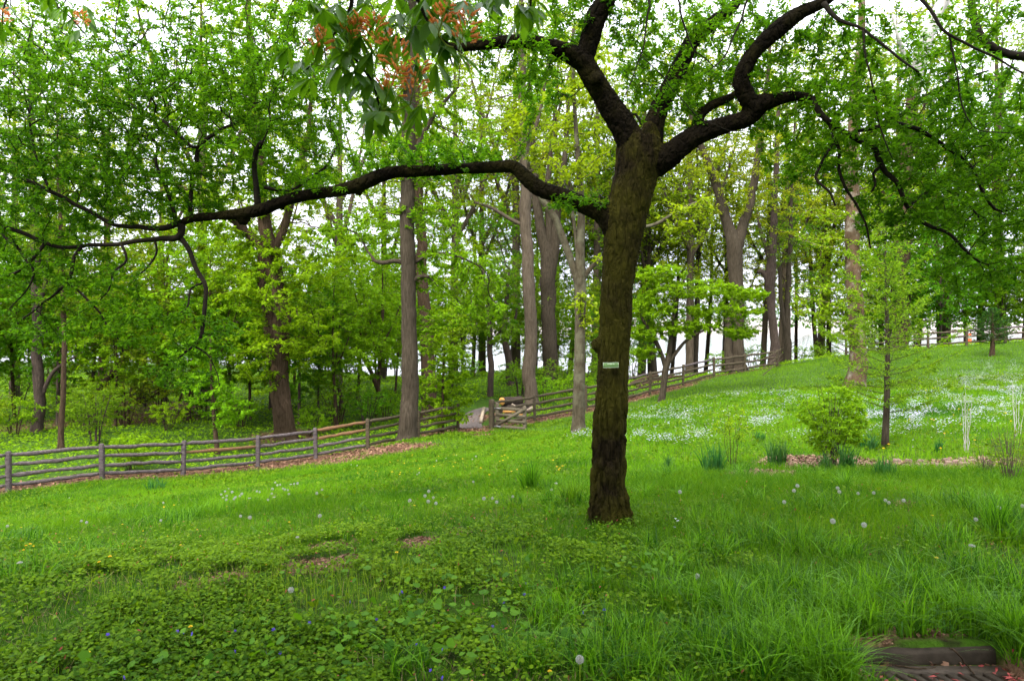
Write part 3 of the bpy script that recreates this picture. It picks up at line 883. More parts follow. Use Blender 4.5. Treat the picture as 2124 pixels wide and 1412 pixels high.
for a in [  # n, px, py, rx, ry, dist, half depth
        (620, 180, 250, 240, 150, 6.1, 1.0), (520, 420, 210, 210, 120, 6.2, 1.0), (300, 600, 220, 140, 120, 6.2, .9), (260, 80, 420, 150, 90, 6.0, .8), (240, 320, 380, 170, 80, 6.0, .7), (170, 560, 350, 140, 60, 6.1, .7),
        (130, 850, 330, 130, 35, 5.9, .6), (110, 950, 330, 120, 40, 5.9, .6), (120, 420, 70, 200, 80, 6.5, 1), (90, 160, 90, 120, 60, 6.3, .9), (100, 640, 90, 100, 80, 6.4, .9),
        (100, 60, 560, 90, 60, 5.8, .4), (80, 200, 590, 110, 60, 5.8, .4), (100, 330, 660, 110, 70, 5.75, .4), (40, 450, 700, 60, 50, 5.7, .3), (40, 100, 690, 90, 50, 5.7, .3),
        (420, 1480, 110, 150, 100, 5.9, .8), (240, 1640, 190, 140, 90, 5.6, .7), (460, 1800, 260, 180, 110, 5.3, .8), (420, 1960, 300, 170, 110, 5.3, .8), (260, 2060, 420, 110, 120, 5.3, .7), (140, 1900, 420, 110, 80, 5.2, .6),
        (90, 2040, 560, 90, 70, 5.1, .4), (160, 1720, 110, 100, 90, 5.5, .7), (110, 1400, 210, 60, 80, 5.7, .5), (70, 1200, 420, 70, 25, 5.5, .25), (60, 700, 385, 70, 30, 5.8, .25), (60, 1070, 120, 90, 50, 5.2, .5), (80, 1700, 330, 110, 60, 5.3, .5),
        (90, 1330, 60, 80, 50, 5.6, .6), (60, 1180, 30, 60, 60, 5.5, .5), (70, 1310, 150, 50, 60, 6.2, .6), (70, 1120, 190, 60, 50, 6.0, .6), (70, 1000, 40, 70, 60, 5.4, .5), (90, 2000, 60, 100, 60, 5.2, .5), (40, 370, 770, 70, 40, 5.65, .3), (40, 240, 650, 60, 50, 5.8, .4)]:
    att.append(px_blob(int(a[0] * 2.6), *a[1:], clump=0.30, thr=0.36, seed=8))
att.append(ellip(300, P(900, -350, 6.0), (4.8, 2.6, 1.0), 0.9, 0.42, 5))
att.append(ellip(240, P(1700, -300, 5.4), (2.8, 2.4, 1.1), 0.9, 0.42, 6))
att.append(ellip(160, P(300, -150, 6.8), (2.4, 1.4, 0.7), 0.9, 0.42, 6))
att = np.concatenate(att)
colonize(allsk, att, 0.095, 0.10, 110, 0.30, (0, 0, 0.03))
pos, par, rad, grown, cnt = finish(allsk, 0.0020, 2.35)
k = np.where(grown)[0]
V, Q = sticks(pos[par[k]], pos[k], np.minimum(rad[k] * 1.05, 0.03), rad[k])
mk('twigs', V, [Q], M['twig_near'], near)
C, Dv = leaf_sites(pos, par, grown, cnt, 16, 28, 0.095, 0.95)
n = len(C)
tn = np.clip(0.75 * fbm(C * 1.3, 77, 2) + rng.uniform(-0.25, 0.4, n), 0, 1)
V, Q = kites(C, Dv, upn(n, 0.5), rng.uniform(0.022, 0.046, n), rng.uniform(0.013, 0.023, n))
mk('crown', V, [Q], M['leaf_near'], near, tn)
print('near tree nodes', len(pos), 'leaves', n)

# the label plate nailed to the trunk
q = P(1267, 757, TY - 0.158)
lab = empty('label_plate', q, 'small pale green name plate fixed to the dark trunk', 'plate')
Rr = rotz(0.0) @ np.array([[1, 0, 0], [0, 1, 0.0], [0, 0, 1]])
ta = math.radians(1.5)
Rt = np.array([[math.cos(ta), 0, math.sin(ta)], [0, 1, 0], [-math.sin(ta), 0, math.cos(ta)]]).T
V, Q = box(q, (0.122, 0.004, 0.041), Rt); mk('plate', V, [Q], M['label'], lab)
mb = MB()
for x in np.linspace(-0.026, 0.026, 11):
    if abs(x - 0.011) < 0.003: continue
    V, Q = box(q + Rt @ np.array([x, -0.0028, 0.0085]), (0.0042, 0.0015, rng.uniform(0.005, 0.008)), Rt); mb.add(V, Q)
mb.build('lettering', M['letter'], lab)
mb = MB()
for s in (-1, 1):
    V, Q = box(q + Rt @ np.array([0, -0.0024, s * 0.0195]), (0.122, 0.002, 0.0022), Rt); mb.add(V, Q)
    V, Q = box(q + Rt @ np.array([s * 0.0600, -0.0024, 0]), (0.0022, 0.002, 0.0365), Rt); mb.add(V, Q)
mb.build('rim', M['letter'], lab)

# ------------------------------------------------------------------ buckeye branches hanging over the camera
bk = empty('buckeye_tree', (-2.4, -1.6, gz(-2.4, -1.6)), 'buckeye with drooping palmate leaves and orange flower clusters, hanging in at the top', 'tree')
mb = MB()
trunkp = np.array([[-2.4, -1.6, -0.3, .24], [-2.38, -1.55, 1.2, .19], [-2.3, -1.4, 2.6, .17], [-2.1, -1.1, 3.6, .14], [-1.7, -0.5, 4.2, .10], [-1.2, 0.6, 4.35, .07], [-0.9, 1.6, 4.1, .045]])
stems = [trunkp,
         np.array([*[list(trunkp[6])], [*P(735, -330, 2.5), .03], [*P(742, -150, 2.75), .018], [*P(728, 15, 2.8), .009], [*P(714, 60, 2.8), .008], [*P(724, 96, 2.8), .007], [*P(745, 136, 2.8), .006], [*P(772, 168, 2.78), .005], [*P(790, 232, 2.75), .004]]),
         np.array([[*P(740, -200, 2.7), .02], [*P(830, -80, 2.7), .012], [*P(875, 20, 2.75), .007], [*P(905, 70, 2.75), .005], [*P(960, 112, 2.75), .004]]),
         np.array([[*P(728, 15, 2.8), .007], [*P(700, 62, 2.82), .005], [*P(680, 90, 2.85), .004], [*P(672, 110, 2.85), .003], [*P(630, 150, 2.9), .003]]),
         np.array([[*P(830, -80, 2.7), .012], [*P(980, -60, 2.7), .009], [*P(1090, -20, 2.7), .006], [*P(1100, 20, 2.7), .004]]),
         np.array([list(trunkp[5]), [*P(300, -300, 4.2), .04], [*P(160, -120, 4.8), .02], [*P(110, -10, 4.9), .010], [*P(150, 40, 4.9), .006], [*P(175, 70, 4.9), .004]]),
         np.array([[*P(160, -120, 4.8), .015], [*P(50, -60, 4.9), .010], [*P(10, 10, 4.9), .006], [*P(5, 60, 4.9), .004]]),
         np.array([[-2.3, -1.4, 2.6, .12], [-3.4, -1.8, 4.2, .08], [-4.6, -1.5, 5.4, .04]]), np.array([[-2.1, -1.1, 3.6, .1], [-2.0, -2.2, 5.0, .07], [-1.5, -3.4, 6.0, .03]]),
         np.array([[-1.7, -0.5, 4.2, .09], [0.0, -0.8, 5.4, .06], [1.6, -0.6, 6.0, .05], [4.2, -1.6, 6.3, .03]]), np.array([[0.0, -0.8, 5.4, .06], [2.2, -2.6, 4.9, .045], [4.2, -4.2, 4.2, .03]]), np.array([[-3.4, -1.8, 4.2, .07], [-4.6, -3.4, 4.2, .05], [-6.4, -5.0, 4.0, .03]])]
spts = []
for s in stems[:1] + stems[1:]:
    rs = resample(s, 0.05)
    V, Q, T = tube(rs[:, :3], rs[:, 3], 8, True, 0.15); mb.add(V, Q, T)
    spts.append(rs[:, :3])
mb.build('trunk', M['twig_near'], bk, smooth=True)
spts = np.concatenate(spts)

def leaflet(base, d, nrm, L, Wd):
    """curved blade folded on its midrib: 3 columns, 6 rows"""
    d = d / np.linalg.norm(d); s = np.cross(d, nrm); s /= np.linalg.norm(s) + 1e-9; nrm = np.cross(s, d)
    tt = np.array([0, .2, .42, .62, .82, 1.0]); ww = np.array([.06, .42, .82, 1.0, .66, .03]) * Wd / 2
    c = base + d * (tt * L)[:, None] + np.array([0, 0, -1.0]) * (tt ** 2 * L * 0.22)[:, None]
    V = np.stack([c + s * ww[:, None] + nrm * (ww * .35)[:, None], c, c - s * ww[:, None] + nrm * (ww * .35)[:, None]], 1).reshape(-1, 3)
    q = []
    for i in range(5):
        a = i * 3
        q += [[a, a + 1, a + 4, a + 3], [a + 1, a + 2, a + 5, a + 4]]
    return V, np.array(q)

anch = [(670, 20), (700, 40), (690, 72), (722, 40), (760, 10), (790, 30), (830, 28), (860, 55), (882, 10), (902, 38), (925, 5), (962, 2), (1000, 4), (655, 58), (692, 95), (722, 108), (748, 75), (772, 108), (708, 132), (690, 145), (742, 152),
        (792, 95), (775, 168), (803, 172), (768, 200), (752, 212), (785, 232), (802, 222), (770, 240), (862, 135), (912, 95), (905, 130), (890, 62), (950, 112), (870, 62), (828, 200), (862, 242), (850, 72), (625, 128), (644, 163), (1095, 12), (1072, 8), (1100, 22), (1120, 20), (810, 60), (740, 20), (700, 8), (940, 60), (650, 8), (820, -10), (770, -20), (900, -25), (1040, -20)]
anch = anch + [(a + rng.uniform(-28, 28), b + rng.uniform(-30, 26)) for a, b in anch[:50:2]]
anch = [(a, b, 2.8, .125) for a, b in anch] + [(a, b, 4.9, .125) for a, b in ((10, 12), (0, 48), (-15, 30), (85, 5), (120, 20), (150, 38), (165, 62), (140, 12), (178, 28), (100, -10), (60, -20), (150, 70), (172, 10), (-5, 75))]
mb = MB(); pet = MB()
for px, py, Y, L in anch:
    c = P(px, py, Y + rng.uniform(-.22, .22))
    j = spts[((spts - c) ** 2).sum(1).argmin()]
    mid = (c + j) / 2 + np.array([0, 0, 0.03])
    V, Q, T = tube(resample(np.array([[*j, .002], [*mid, .0018], [*c, .0015]]), 0.03)[:, :3], 0.0018, 4); mb.add(V, Q, T, 0.9)
    hd = rng.uniform(0, 2 * math.pi)
    droop = rng.uniform(0.4, 1.3)
    n = 5
    sc = rng.uniform(0.75, 1.12)
    for i in range(n):
        a = hd + (i - 2) * 0.62
        d = np.array([math.cos(a), math.sin(a) * 0.8, -droop + rng.uniform(-.2, .2)])
        ln = L * sc * (1.0 - 0.12 * abs(i - 2)) * rng.uniform(.9, 1.1)
        V, Q = leaflet(c, d, norm(np.array([rng.normal(0, .3), rng.normal(0, .3) - .2, 1.0])), ln, ln * 0.38)
        mb.add(V, Q, None, rng.uniform(0, 1))
# unseen rest of its crown, overhead and behind, thickened to shade the foreground
v = np.concatenate([ellip(7400, (-1.0, -2.2, 5.8), (7.0, 5.6, 2.2), 0.8, 0.40, 9), ellip(1700, (0.3, 0.7, 5.0), (5.6, 2.4, 1.2), 0.8, 0.42, 9), ellip(1500, (-4.5, -4.5, 3.8), (4.0, 2.5, 1.6), 0.8, 0.42, 9), ellip(1200, (3.5, -4.0, 3.9), (3.5, 2.5, 1.4), 0.8, 0.42, 9)])
v = v[(v[:, 2] > 1.6 + 0.62 * np.maximum(v[:, 1], 0) + 0.6)]
idx = np.repeat(np.arange(len(v)), 5)
a = rng.uniform(0, 6.28, len(v))[idx] + np.tile((np.arange(5) - 2) * 0.62, len(v))
Dv = np.column_stack([np.cos(a), np.sin(a), np.full(len(a), -0.5)])
V, Q = kites(v[idx], Dv, upn(len(a), .3), 0.17, 0.07)
mb.add(V, Q, None, rng.uniform(0, 1, len(Q)))
mb.build('crown', M['leaf_buckeye'], bk, smooth=False)
for px, py, Y, L in ((663, 100, 2.85, .11), (780, 78, 2.85, .13), (822, 128, 2.7, .16), (815, 172, 2.7, .11), (862, 172, 2.68, .13), (920, 34, 2.72, .11), (966, 60, 2.72, .12), (735, 62, 2.9, .08), (172, 44, 4.85, .11), (4, 38, 4.85, .11)):
    mb = MB(); c = P(px, py, Y - .24)
    ax = norm(np.array([rng.uniform(-.3, .7), -.25, rng.uniform(.5, 1)]))
    b0 = c - ax * L * .6
    stalk = MB()
    V, Q, T = tube(np.array([b0, c, c + ax * L * .5]), [.0025, .002, .001], 5); stalk.add(V, Q, T)
    j = spts[((spts - b0) ** 2).sum(1).argmin()]
    V, Q, T = tube(np.array([j, (j + b0) / 2 - [0, 0, .015], b0]), [.0025, .0025, .0025], 5); stalk.add(V, Q, T)
    for i in range(46):
        u = rng.uniform(-.5, .55)
        b = c + ax * L * u
        side = norm(np.cross(ax, rng.normal(0, 1, 3)))
        d = norm(side + ax * .55)
        e = b + d * L * .36 * (1.15 - u) * rng.uniform(.4, 1)
        tl = rng.uniform(.014, .022)
        V, Q, T = tube(np.array([e, e + d * tl * .6, e + d * tl, e + d * tl * 1.15]), [.0022, .0034, .0026, .0045], 5, True); mb.add(V, Q, T, rng.uniform(0, 1))
        if i % 3 == 0:
            V, Q, T = tube(np.array([b, e]), [.001, .0008], 4); stalk.add(V, Q, T)
    fo = mb.build('flower_cluster', M['petal_orange'], bk)
    so_ = stalk.build('flower_stalk', M['stalk'], None, origin=np.array(bk.location)); so_.parent = fo; so_.location = (0, 0, 0)

# a neighbouring tree whose limb comes in at the top right
nb = empty('tree', (6.2, 4.2, gz(6.2, 4.2)), 'dark bare looking limb of a tree standing just out of view at top right', 'tree')
sk = Skel()
trk = np.array([[6.2, 4.2, -0.3, .2], [6.15, 4.25, 2, .17], [6.0, 4.4, 4.0, .14], [5.6, 4.8, 5.6, .09]])
lim = np.array([[6.1, 4.3, 2.9, .09], [*P(2210, 118, 5.6), .05], [*P(2124, 118, 5.6), .036], [*P(2075, 108, 5.6), .034], [*P(2035, 78, 5.6), .032], [*P(2018, 30, 5.6), .03], [*P(2010, -30, 5.6), .028], [*P(1980, -150, 5.6), .02]])
mb = MB()
for s in (trk, lim):
    rs = resample(s, 0.08); V, Q, T = tube(rs[:, :3], rs[:, 3], 9, True, .2); mb.add(V, Q, T)
    sk.chain(rs[::2], sk.nearest(rs[0, :3]) if sk.pos else -1)
at_ = np.concatenate([px_blob(60, 2080, 60, 60, 60, 5.6, .5, .4, .45), px_blob(60, 2110, 220, 40, 80, 5.6, .4, .4, .45), ellip(200, (5.6, 5.2, 6.3), (1.6, 1.8, .9), .6, .45)])
colonize(sk, at_, .11, .12, 60, .3)
pos, par, rad, grown, cnt = finish(sk, .002)
k = np.where(grown)[0]
V, Q = sticks(pos[par[k]], pos[k], rad[k], rad[k]); mb.add(V, Q); mb.build('trunk', M['twig_near'], nb, smooth=True)
C, Dv = leaf_sites(pos, par, grown, cnt, 8, 6, .1, .7); n = len(C)
V, Q = kites(C, Dv, upn(n, .5), rng.uniform(.03, .055, n), .024); mk('crown', V, [Q], M['leaf_near'], nb, rng.uniform(0, .8, n))

# ------------------------------------------------------------------ woodland trees
def tree(name, label, cat, base, trunks, blobs, bark, leaf, D=0.5, dk=None, ll=(.10, .17), per=10, maxcnt=6, group=None, r_tip=.012, iters=50, clump=1.6, thr=.46, dz=(-.35), bias=(0, 0, .05), sides=10, upper=None, spread=.7, flare=1.0, extra=None):
    """a tree traced from the photo: trunk polylines in photo pixels at the base's distance, crown as blobs in photo pixels"""
    b = gp(*base) if len(base) == 2 else np.array([(base[0] - CX) / F * base[2], base[2], gz((base[0] - CX) / F * base[2], base[2])])
    Y = b[1]
    root = empty(name, b, label, cat, group)
    sk = Skel(); mb = MB()
    for k, tkl in enumerate(trunks):
        off = 0.0
        if isinstance(tkl, tuple): tkl, off = tkl
        rr = rows(tkl, Y + (0 if k == 0 else 0), Y + off)
        if k == 0 or abs(tkl[0][1] - base[1]) < 6:
            # root into the ground with a flare
            g0 = rr[0].copy(); g1 = rr[0].copy(); g0[2] -= 0.35; g0[3] *= 1.45 * flare; g1[2] += 0.0; g1[3] *= 1.18
            g2 = rr[0].copy(); g2 += (rr[1] - rr[0]) * min(.35, .45 / max(.2, np.linalg.norm(rr[1, :3] - rr[0, :3])));
            rr = np.vstack([g0, g1, g2, rr[1:]])
        rs = resample(rr, max(.18, D * .5))
        wob = (np.column_stack([vnoise(rs[:, :3] * .9, 71), vnoise(rs[:, :3] * .9, 72), np.full(len(rs), .5)]) - .5) * rs[:, 3:4] * .7
        rs[:, :3] += wob
        rs[:, 3] = np.maximum(rs[:, 3], .004)
        V, Q, T = tube(rs[:, :3], rs[:, 3], sides, True, .16, 5 + k); mb.add(V, Q, T)
        sk.chain(rs[::1], sk.nearest(rs[0, :3]) if sk.pos else -1)
    if upper:                                   # limbs whose bark differs from the trunk's
        for u_ in upper[1]:
            rs = resample(rows(u_, Y, Y), max(.18, D * .5))
            V, Q, T = tube(rs[:, :3], rs[:, 3], sides, True, .16, 9); mk('limb', V, [Q, T], upper[0], root, smooth=True)
            sk.chain(rs, sk.nearest(rs[0, :3]))
    att = [px_blob(int(n * 1.9), px, py, rx, ry, Y + oy, dy, clump, thr, 12 + i) for i, (n, px, py, rx, ry, oy, dy) in enumerate(blobs)]
    if extra is not None: att.append(extra)
    att = np.concatenate(att)
    colonize(sk, att, D, dk or D * 1.05, iters, .28, bias)
    pos, par, rad, grown, cnt = finish(sk, r_tip)
    k = np.where(grown)[0]
    V, Q = sticks(pos[par[k]], pos[k], rad[k] * 1.05, rad[k], 4 if D > .3 else 3); mb.add(V, Q)
    mb.build('trunk', bark, root, smooth=True)
    C, Dv = leaf_sites(pos, par, grown, cnt, maxcnt + 4, int(per * LEAFY), D, spread)
    n = len(C)
    L = rng.uniform(*ll, n)
    tn = np.clip(.9 * fbm(C / (D * 2.2), 77, 2) + rng.uniform(-.3, .35, n), 0, 1)
    V, Q = kites(C, Dv, upn(n, .5), L, L * rng.uniform(.5, .75, n))
    mk('crown', V, [Q], leaf, root, tn)
    return root

LIME, YEL, MID, OLI = M['leaf_lime'], M['leaf_yellow'], M['leaf_mid'], M['leaf_olive']
tree('tree', 'big brown twin trunked tree behind the left split rail fence', 'tree', (585, 912),
     [[(585, 912, 46), (584, 850, 42), (582, 760, 40), (582, 663, 38), (570, 580, 34), (562, 520, 30), (548, 440, 26), (535, 300, 22), (520, 120, 16), (515, -60, 8)],
      [(580, 780, 38), (562, 680, 30), (553, 636, 28), (545, 560, 25), (540, 510, 22), (500, 470, 16), (440, 420, 12), (360, 380, 8)],
      [(562, 530, 18), (590, 470, 16), (610, 400, 14), (640, 260, 10), (660, 100, 6)]],
     [(150, 600, 610, 120, 70, -1.5, 2.2), (120, 510, 560, 90, 80, -1.2, 2), (130, 650, 520, 110, 60, -1, 2), (120, 560, 730, 90, 80, -1.2, 1.8), (90, 640, 690, 70, 60, -1, 1.5), (130, 470, 440, 140, 60, 0, 2.5), (150, 620, 390, 130, 60, 0, 2.5), (150, 540, 230, 200, 130, 0, 3), (140, 600, 30, 220, 120, 0, 3)],
     M['bark_brown'], LIME, D=.42, per=13, ll=(.11, .19))
tree('tree', 'tall grey trunk standing in front of the fence left of the gate', 'tree', (845, 915),
     [[(846, 915, 46), (848, 880, 38), (850, 780, 34), (849, 700, 32), (847, 600, 31), (846, 520, 31), (846, 420, 30), (846, 300, 28), (850, 150, 24), (855, 0, 18), (858, -150, 10)],
      [(838, 545, 12), (818, 541, 9), (795, 545, 9), (776, 540, 8), (772, 532, 6)],
      [(852, 585, 13), (864, 577, 10), (876, 573, 8), (890, 574, 7)],
      [(858, 545, 8), (890, 530, 6), (930, 527, 6), (970, 540, 4), (1000, 555, 3)],
      [(850, 330, 12), (900, 240, 9), (950, 180, 6)]],
     [(130, 930, 560, 90, 60, .6, 1.4), (110, 990, 620, 70, 60, .8, 1.2), (80, 900, 650, 50, 50, .8, 1.0), (90, 800, 470, 80, 45, .3, 1.4), (80, 730, 480, 70, 40, .5, 1.2), (90, 900, 450, 70, 40, .3, 1.4), (130, 900, 300, 160, 90, 0, 2), (130, 850, 100, 170, 110, 0, 2.2), (60, 850, -60, 140, 60, 0, 2)],
     M['bark_grey'], LIME, D=.36, per=13, ll=(.09, .16))
tree('tree', 'brown trunk half hidden close behind the tall grey trunk', 'tree', (884, 0, 34),
     [[(888, 870, 34), (886, 760, 30), (882, 660, 27), (876, 560, 24), (872, 450, 20), (868, 300, 16), (864, 120, 10), (860, -40, 5)]],
     [(90, 930, 680, 70, 50, .5, 1.5), (90, 820, 400, 120, 70, 0, 2), (110, 870, 200, 140, 110, 0, 2), (80, 860, 20, 130, 90, 0, 2)],
     M['bark_brown'], LIME, D=.5, per=11)
tree('tree', 'straight pale grey trunk rising just behind the gate', 'tree', (1102, 0, 37),
     [[(1101, 840, 30), (1101, 780, 27), (1099, 700, 26), (1097, 600, 25), (1094, 500, 24), (1090, 400, 23), (1086, 280, 20), (1082, 120, 16), (1080, -60, 9)],
      [(1092, 470, 9), (1060, 455, 8), (1020, 432, 7), (985, 420, 5)], [(1088, 330, 9), (1120, 230, 7), (1140, 120, 5)]],
     [(110, 1010, 230, 130, 90, 0, 2.5), (110, 1090, 100, 130, 90, 0, 2.5), (60, 985, 400, 60, 40, 0, 1.5), (90, 1150, 230, 90, 100, 0, 2), (60, 1080, -40, 140, 60, 0, 2)],
     M['bark_pale'], YEL, D=.55, per=11, ll=(.10, .17))
tree('tree', 'brown trunk forking into many upright stems behind the gate', 'tree', (1140, 0, 46),
     [[(1140, 800, 34), (1140, 740, 32), (1138, 660, 30), (1138, 600, 31), (1137, 545, 32), (1124, 490, 22), (1114, 420, 18), (1108, 330, 14), (1100, 200, 9), (1095, 60, 5)],
      [(1142, 560, 24), (1152, 500, 20), (1156, 430, 16), (1170, 330, 12), (1180, 200, 8), (1190, 60, 5)], [(1138, 540, 20), (1139, 470, 16), (1136, 380, 12), (1150, 250, 8), (1160, 90, 5)]],
     [(110, 1080, 230, 110, 90, 0, 3), (110, 1200, 200, 110, 100, 0, 3), (60, 1150, 60, 130, 70, 0, 3), (60, 1160, 400, 60, 50, 0, 2)],
     M['bark_grey'], YEL, D=.65, per=11, ll=(.12, .2))
tree('tree', 'slim lichen grey tree with forked limbs left of the big near trunk', 'tree', (1198, 897),
     [[(1198, 897, 32), (1199, 860, 27), (1201, 780, 24), (1203, 700, 23), (1203, 620, 23), (1203, 575, 24), (1204, 520, 18), (1205, 450, 16), (1203, 380, 13), (1196, 290, 10), (1190, 180, 7), (1188, 60, 4)],
      [(1200, 590, 18), (1186, 545, 16), (1166, 490, 15), (1148, 448, 14), (1128, 420, 12), (1108, 380, 9), (1094, 330, 7), (1100, 260, 5)],
      [(1208, 582, 12), (1222, 560, 11), (1240, 543, 9), (1262, 520, 8), (1300, 480, 7), (1360, 465, 7), (1410, 435, 6), (1465, 412, 5)],
      [(1205, 600, 10), (1202, 560, 9), (1180, 400, 6), (1150, 340, 4)]],
     [(50, 1220, 640, 40, 60, 0, .8), (60, 1180, 330, 80, 70, 0, 1.6), (70, 1120, 260, 80, 80, 0, 1.6), (50, 1420, 440, 60, 40, 0, 1), (60, 1210, 180, 70, 90, 0, 1.6), (30, 1230, 560, 35, 30, -.2, .6)],
     M['bark_lichen'], YEL, D=.34, per=11, ll=(.08, .15))
tree('tree', 'grey tree forking into a wide V beyond the right fence', 'tree', (1535, 0, 42.5),
     [[(1536, 768, 34), (1533, 740, 26), (1531, 660, 25), (1528, 600, 27), (1524, 540, 32), (1521, 510, 32), (1505, 460, 22), (1490, 400, 19), (1468, 340, 16), (1448, 290, 13), (1430, 200, 9), (1420, 80, 5)],
      [(1526, 520, 26), (1540, 470, 22), (1552, 430, 19), (1566, 370, 16), (1575, 300, 13), (1590, 180, 9), (1600, 60, 5)], [(1528, 600, 14), (1512, 660, 16), (1512, 720, 18), (1512, 770, 20)]],
     [(90, 1440, 330, 80, 80, 0, 2.5), (100, 1590, 340, 80, 90, 0, 2.5), (90, 1530, 420, 80, 50, 0, 2), (90, 1480, 150, 90, 100, 0, 2.5), (70, 1610, 150, 90, 100, 0, 2.5), (60, 1660, 430, 50, 60, 0, 2)],
     M['bark_grey'], YEL, D=.6, per=11, ll=(.11, .18))
tree('tree', 'dark trunk with a broken side limb behind the right fence', 'tree', (1605, 0, 47),
     [[(1607, 755, 22), (1605, 700, 18), (1601, 640, 17), (1598, 600, 20), (1599, 570, 22), (1601, 520, 17), (1605, 460, 15), (1608, 380, 12), (1612, 280, 9), (1620, 150, 6)],
      [(1598, 590, 15), (1588, 572, 12), (1578, 562, 11), (1572, 566, 8)], [(1601, 560, 12), (1590, 520, 9), (1578, 480, 7), (1570, 440, 5)]],
     [(90, 1620, 500, 70, 60, 0, 2), (90, 1600, 400, 80, 70, 0, 2), (80, 1640, 280, 90, 80, 0, 2)],
     M['bark_dark'], MID, D=.6, per=8)
tree('tree', 'pair of thin brown stems just right of the dark trunk', 'tree', (1633, 0, 49),
     [[(1633, 745, 16), (1632, 700, 15), (1634, 650, 13), (1636, 560, 10), (1640, 450, 8), (1645, 330, 6), (1650, 200, 4)], [(1631, 690, 11), (1622, 640, 9), (1617, 570, 8), (1612, 480, 6), (1606, 400, 4)]],
     [(80, 1660, 480, 60, 60, 0, 2), (80, 1640, 380, 70, 80, 0, 2), (50, 1690, 600, 40, 40, 0, 1.5)],
     M['bark_grey'], MID, D=.6, per=8)
tree('sycamore', 'stout tree with flaking pale bark on the lawn beside the young conifer', 'tree', (1780, 805),
     [[(1780, 805, 42), (1779, 770, 38), (1777, 720, 34), (1775, 640, 31), (1773, 560, 30), (1771, 480, 29), (1768, 400, 27), (1766, 320, 25), (1775, 200, 22), (1785, 80, 16), (1790, -80, 10)]],
     [(90, 1700, 620, 60, 50, -.6, 1.4), (60, 1740, 680, 60, 30, -.8, 1.0), (80, 1830, 600, 50, 60, -.4, 1.4), (100, 1740, 480, 90, 60, 0, 1.8), (100, 1850, 420, 90, 70, 0, 2), (80, 1700, 330, 90, 60, 0, 2), (90, 1820, 180, 110, 90, 0, 2), (60, 1690, 130, 80, 70, 0, 2)],
     M['bark_sycamore'], YEL, D=.42, per=11, ll=(.08, .15))
tree('sycamore', 'tall tree with a white barked limb leaning against the bright sky at top right', 'tree', (1880, 0, 52),
     [[(1870, 760, 34), (1868, 600, 30), (1872, 450, 28), (1882, 300, 26), (1896, 190, 25)]],
     [(90, 2010, 200, 90, 90, 0, 3), (70, 1880, 110, 80, 60, 0, 2.5), (120, 1900, 420, 90, 90, 0, 3), (110, 2020, 500, 110, 90, 0, 3), (110, 1880, 560, 70, 80, -1, 2)],
     M['bark_brown'], MID, D=.7, per=10, ll=(.13, .2),
     upper=(M['bark_white'], [[(1894, 205, 25.5), (1900, 160, 25), (1918, 95, 25), (1938, 40, 24), (1958, -10, 22), (1985, -120, 14)], [(1935, 50, 12), (1970, 0, 9), (2010, -60, 6)], [(1900, 170, 12), (1870, 100, 8), (1850, 30, 6)]]))
tree('dogwood', 'small tree with flat lime tiers of leaves on the lawn right of the near trunk', 'tree', (1375, 835),
     [[(1374, 835, 16), (1377, 800, 13), (1380, 770, 14), (1386, 745, 13), (1392, 700, 9), (1400, 640, 6), (1420, 580, 4)], [(1382, 765, 11), (1368, 725, 9), (1352, 690, 7), (1330, 660, 4)], [(1384, 755, 9), (1400, 735, 8), (1425, 705, 6), (1470, 680, 4)]],
     [(240, 1350, 640, 60, 30, 0, 1.2), (240, 1430, 600, 110, 22, 0, 1.4), (240, 1500, 645, 90, 18, 0, 1.3), (220, 1440, 680, 100, 16, 0, 1.3), (160, 1370, 570, 60, 22, 0, 1), (130, 1350, 690, 50, 20, 0, 1), (150, 1540, 610, 55, 16, 0, 1), (120, 1540, 690, 40, 14, 0, .9), (110, 1340, 730, 40, 14, 0, .8)],
     M['bark_grey'], LIME, D=.17, dk=.17, per=13, ll=(.07, .12), r_tip=.004, clump=.7, thr=.36, maxcnt=5)
tree('tree', 'dark trunk in the left wood, tallest at the far left', 'tree', (80, 895),
     [[(80, 897, 24), (79, 850, 21), (79, 760, 20), (78, 680, 19), (76, 600, 18), (74, 520, 17), (70, 400, 14), (66, 250, 10), (60, 80, 6)], [(78, 640, 12), (95, 590, 9), (100, 540, 7), (118, 470, 5)], [(82, 830, 9), (105, 780, 8), (130, 755, 6), (160, 738, 4)]],
     [(140, 70, 460, 130, 80, 0, 2.5), (130, 60, 300, 140, 110, 0, 2.5), (100, 70, 120, 140, 100, 0, 2.5), (80, 150, 560, 90, 60, 0, 2)],
     M['bark_dark'], OLI, D=.5, per=11)
tree('tree', 'slim straight trunk close behind the left fence', 'tree', (128, 935),
     [[(127, 935, 13), (128, 880, 11), (130, 800, 10), (132, 700, 10), (132, 640, 9), (130, 560, 8), (126, 470, 7), (120, 350, 5), (118, 230, 3)]],
     [(90, 150, 600, 80, 60, 0, 1.6), (90, 110, 480, 90, 70, 0, 1.6), (80, 130, 350, 90, 80, 0, 1.6)],
     M['bark_brown'], OLI, D=.4, per=11, ll=(.08, .14))
tree('tree', 'leaning trunk half fallen across the left wood', 'tree', (200, 832),
     [[(196, 835, 20), (215, 800, 18), (235, 772, 16), (256, 742, 13), (280, 700, 10), (320, 640, 7), (360, 560, 4)], [(250, 750, 8), (265, 735, 6), (280, 725, 4)]],
     [(110, 340, 600, 120, 60, 0, 2.5), (110, 250, 620, 120, 60, 0, 2.5), (110, 400, 520, 120, 80, 0, 2.5)],
     M['bark_brown'], OLI, D=.55, per=10)
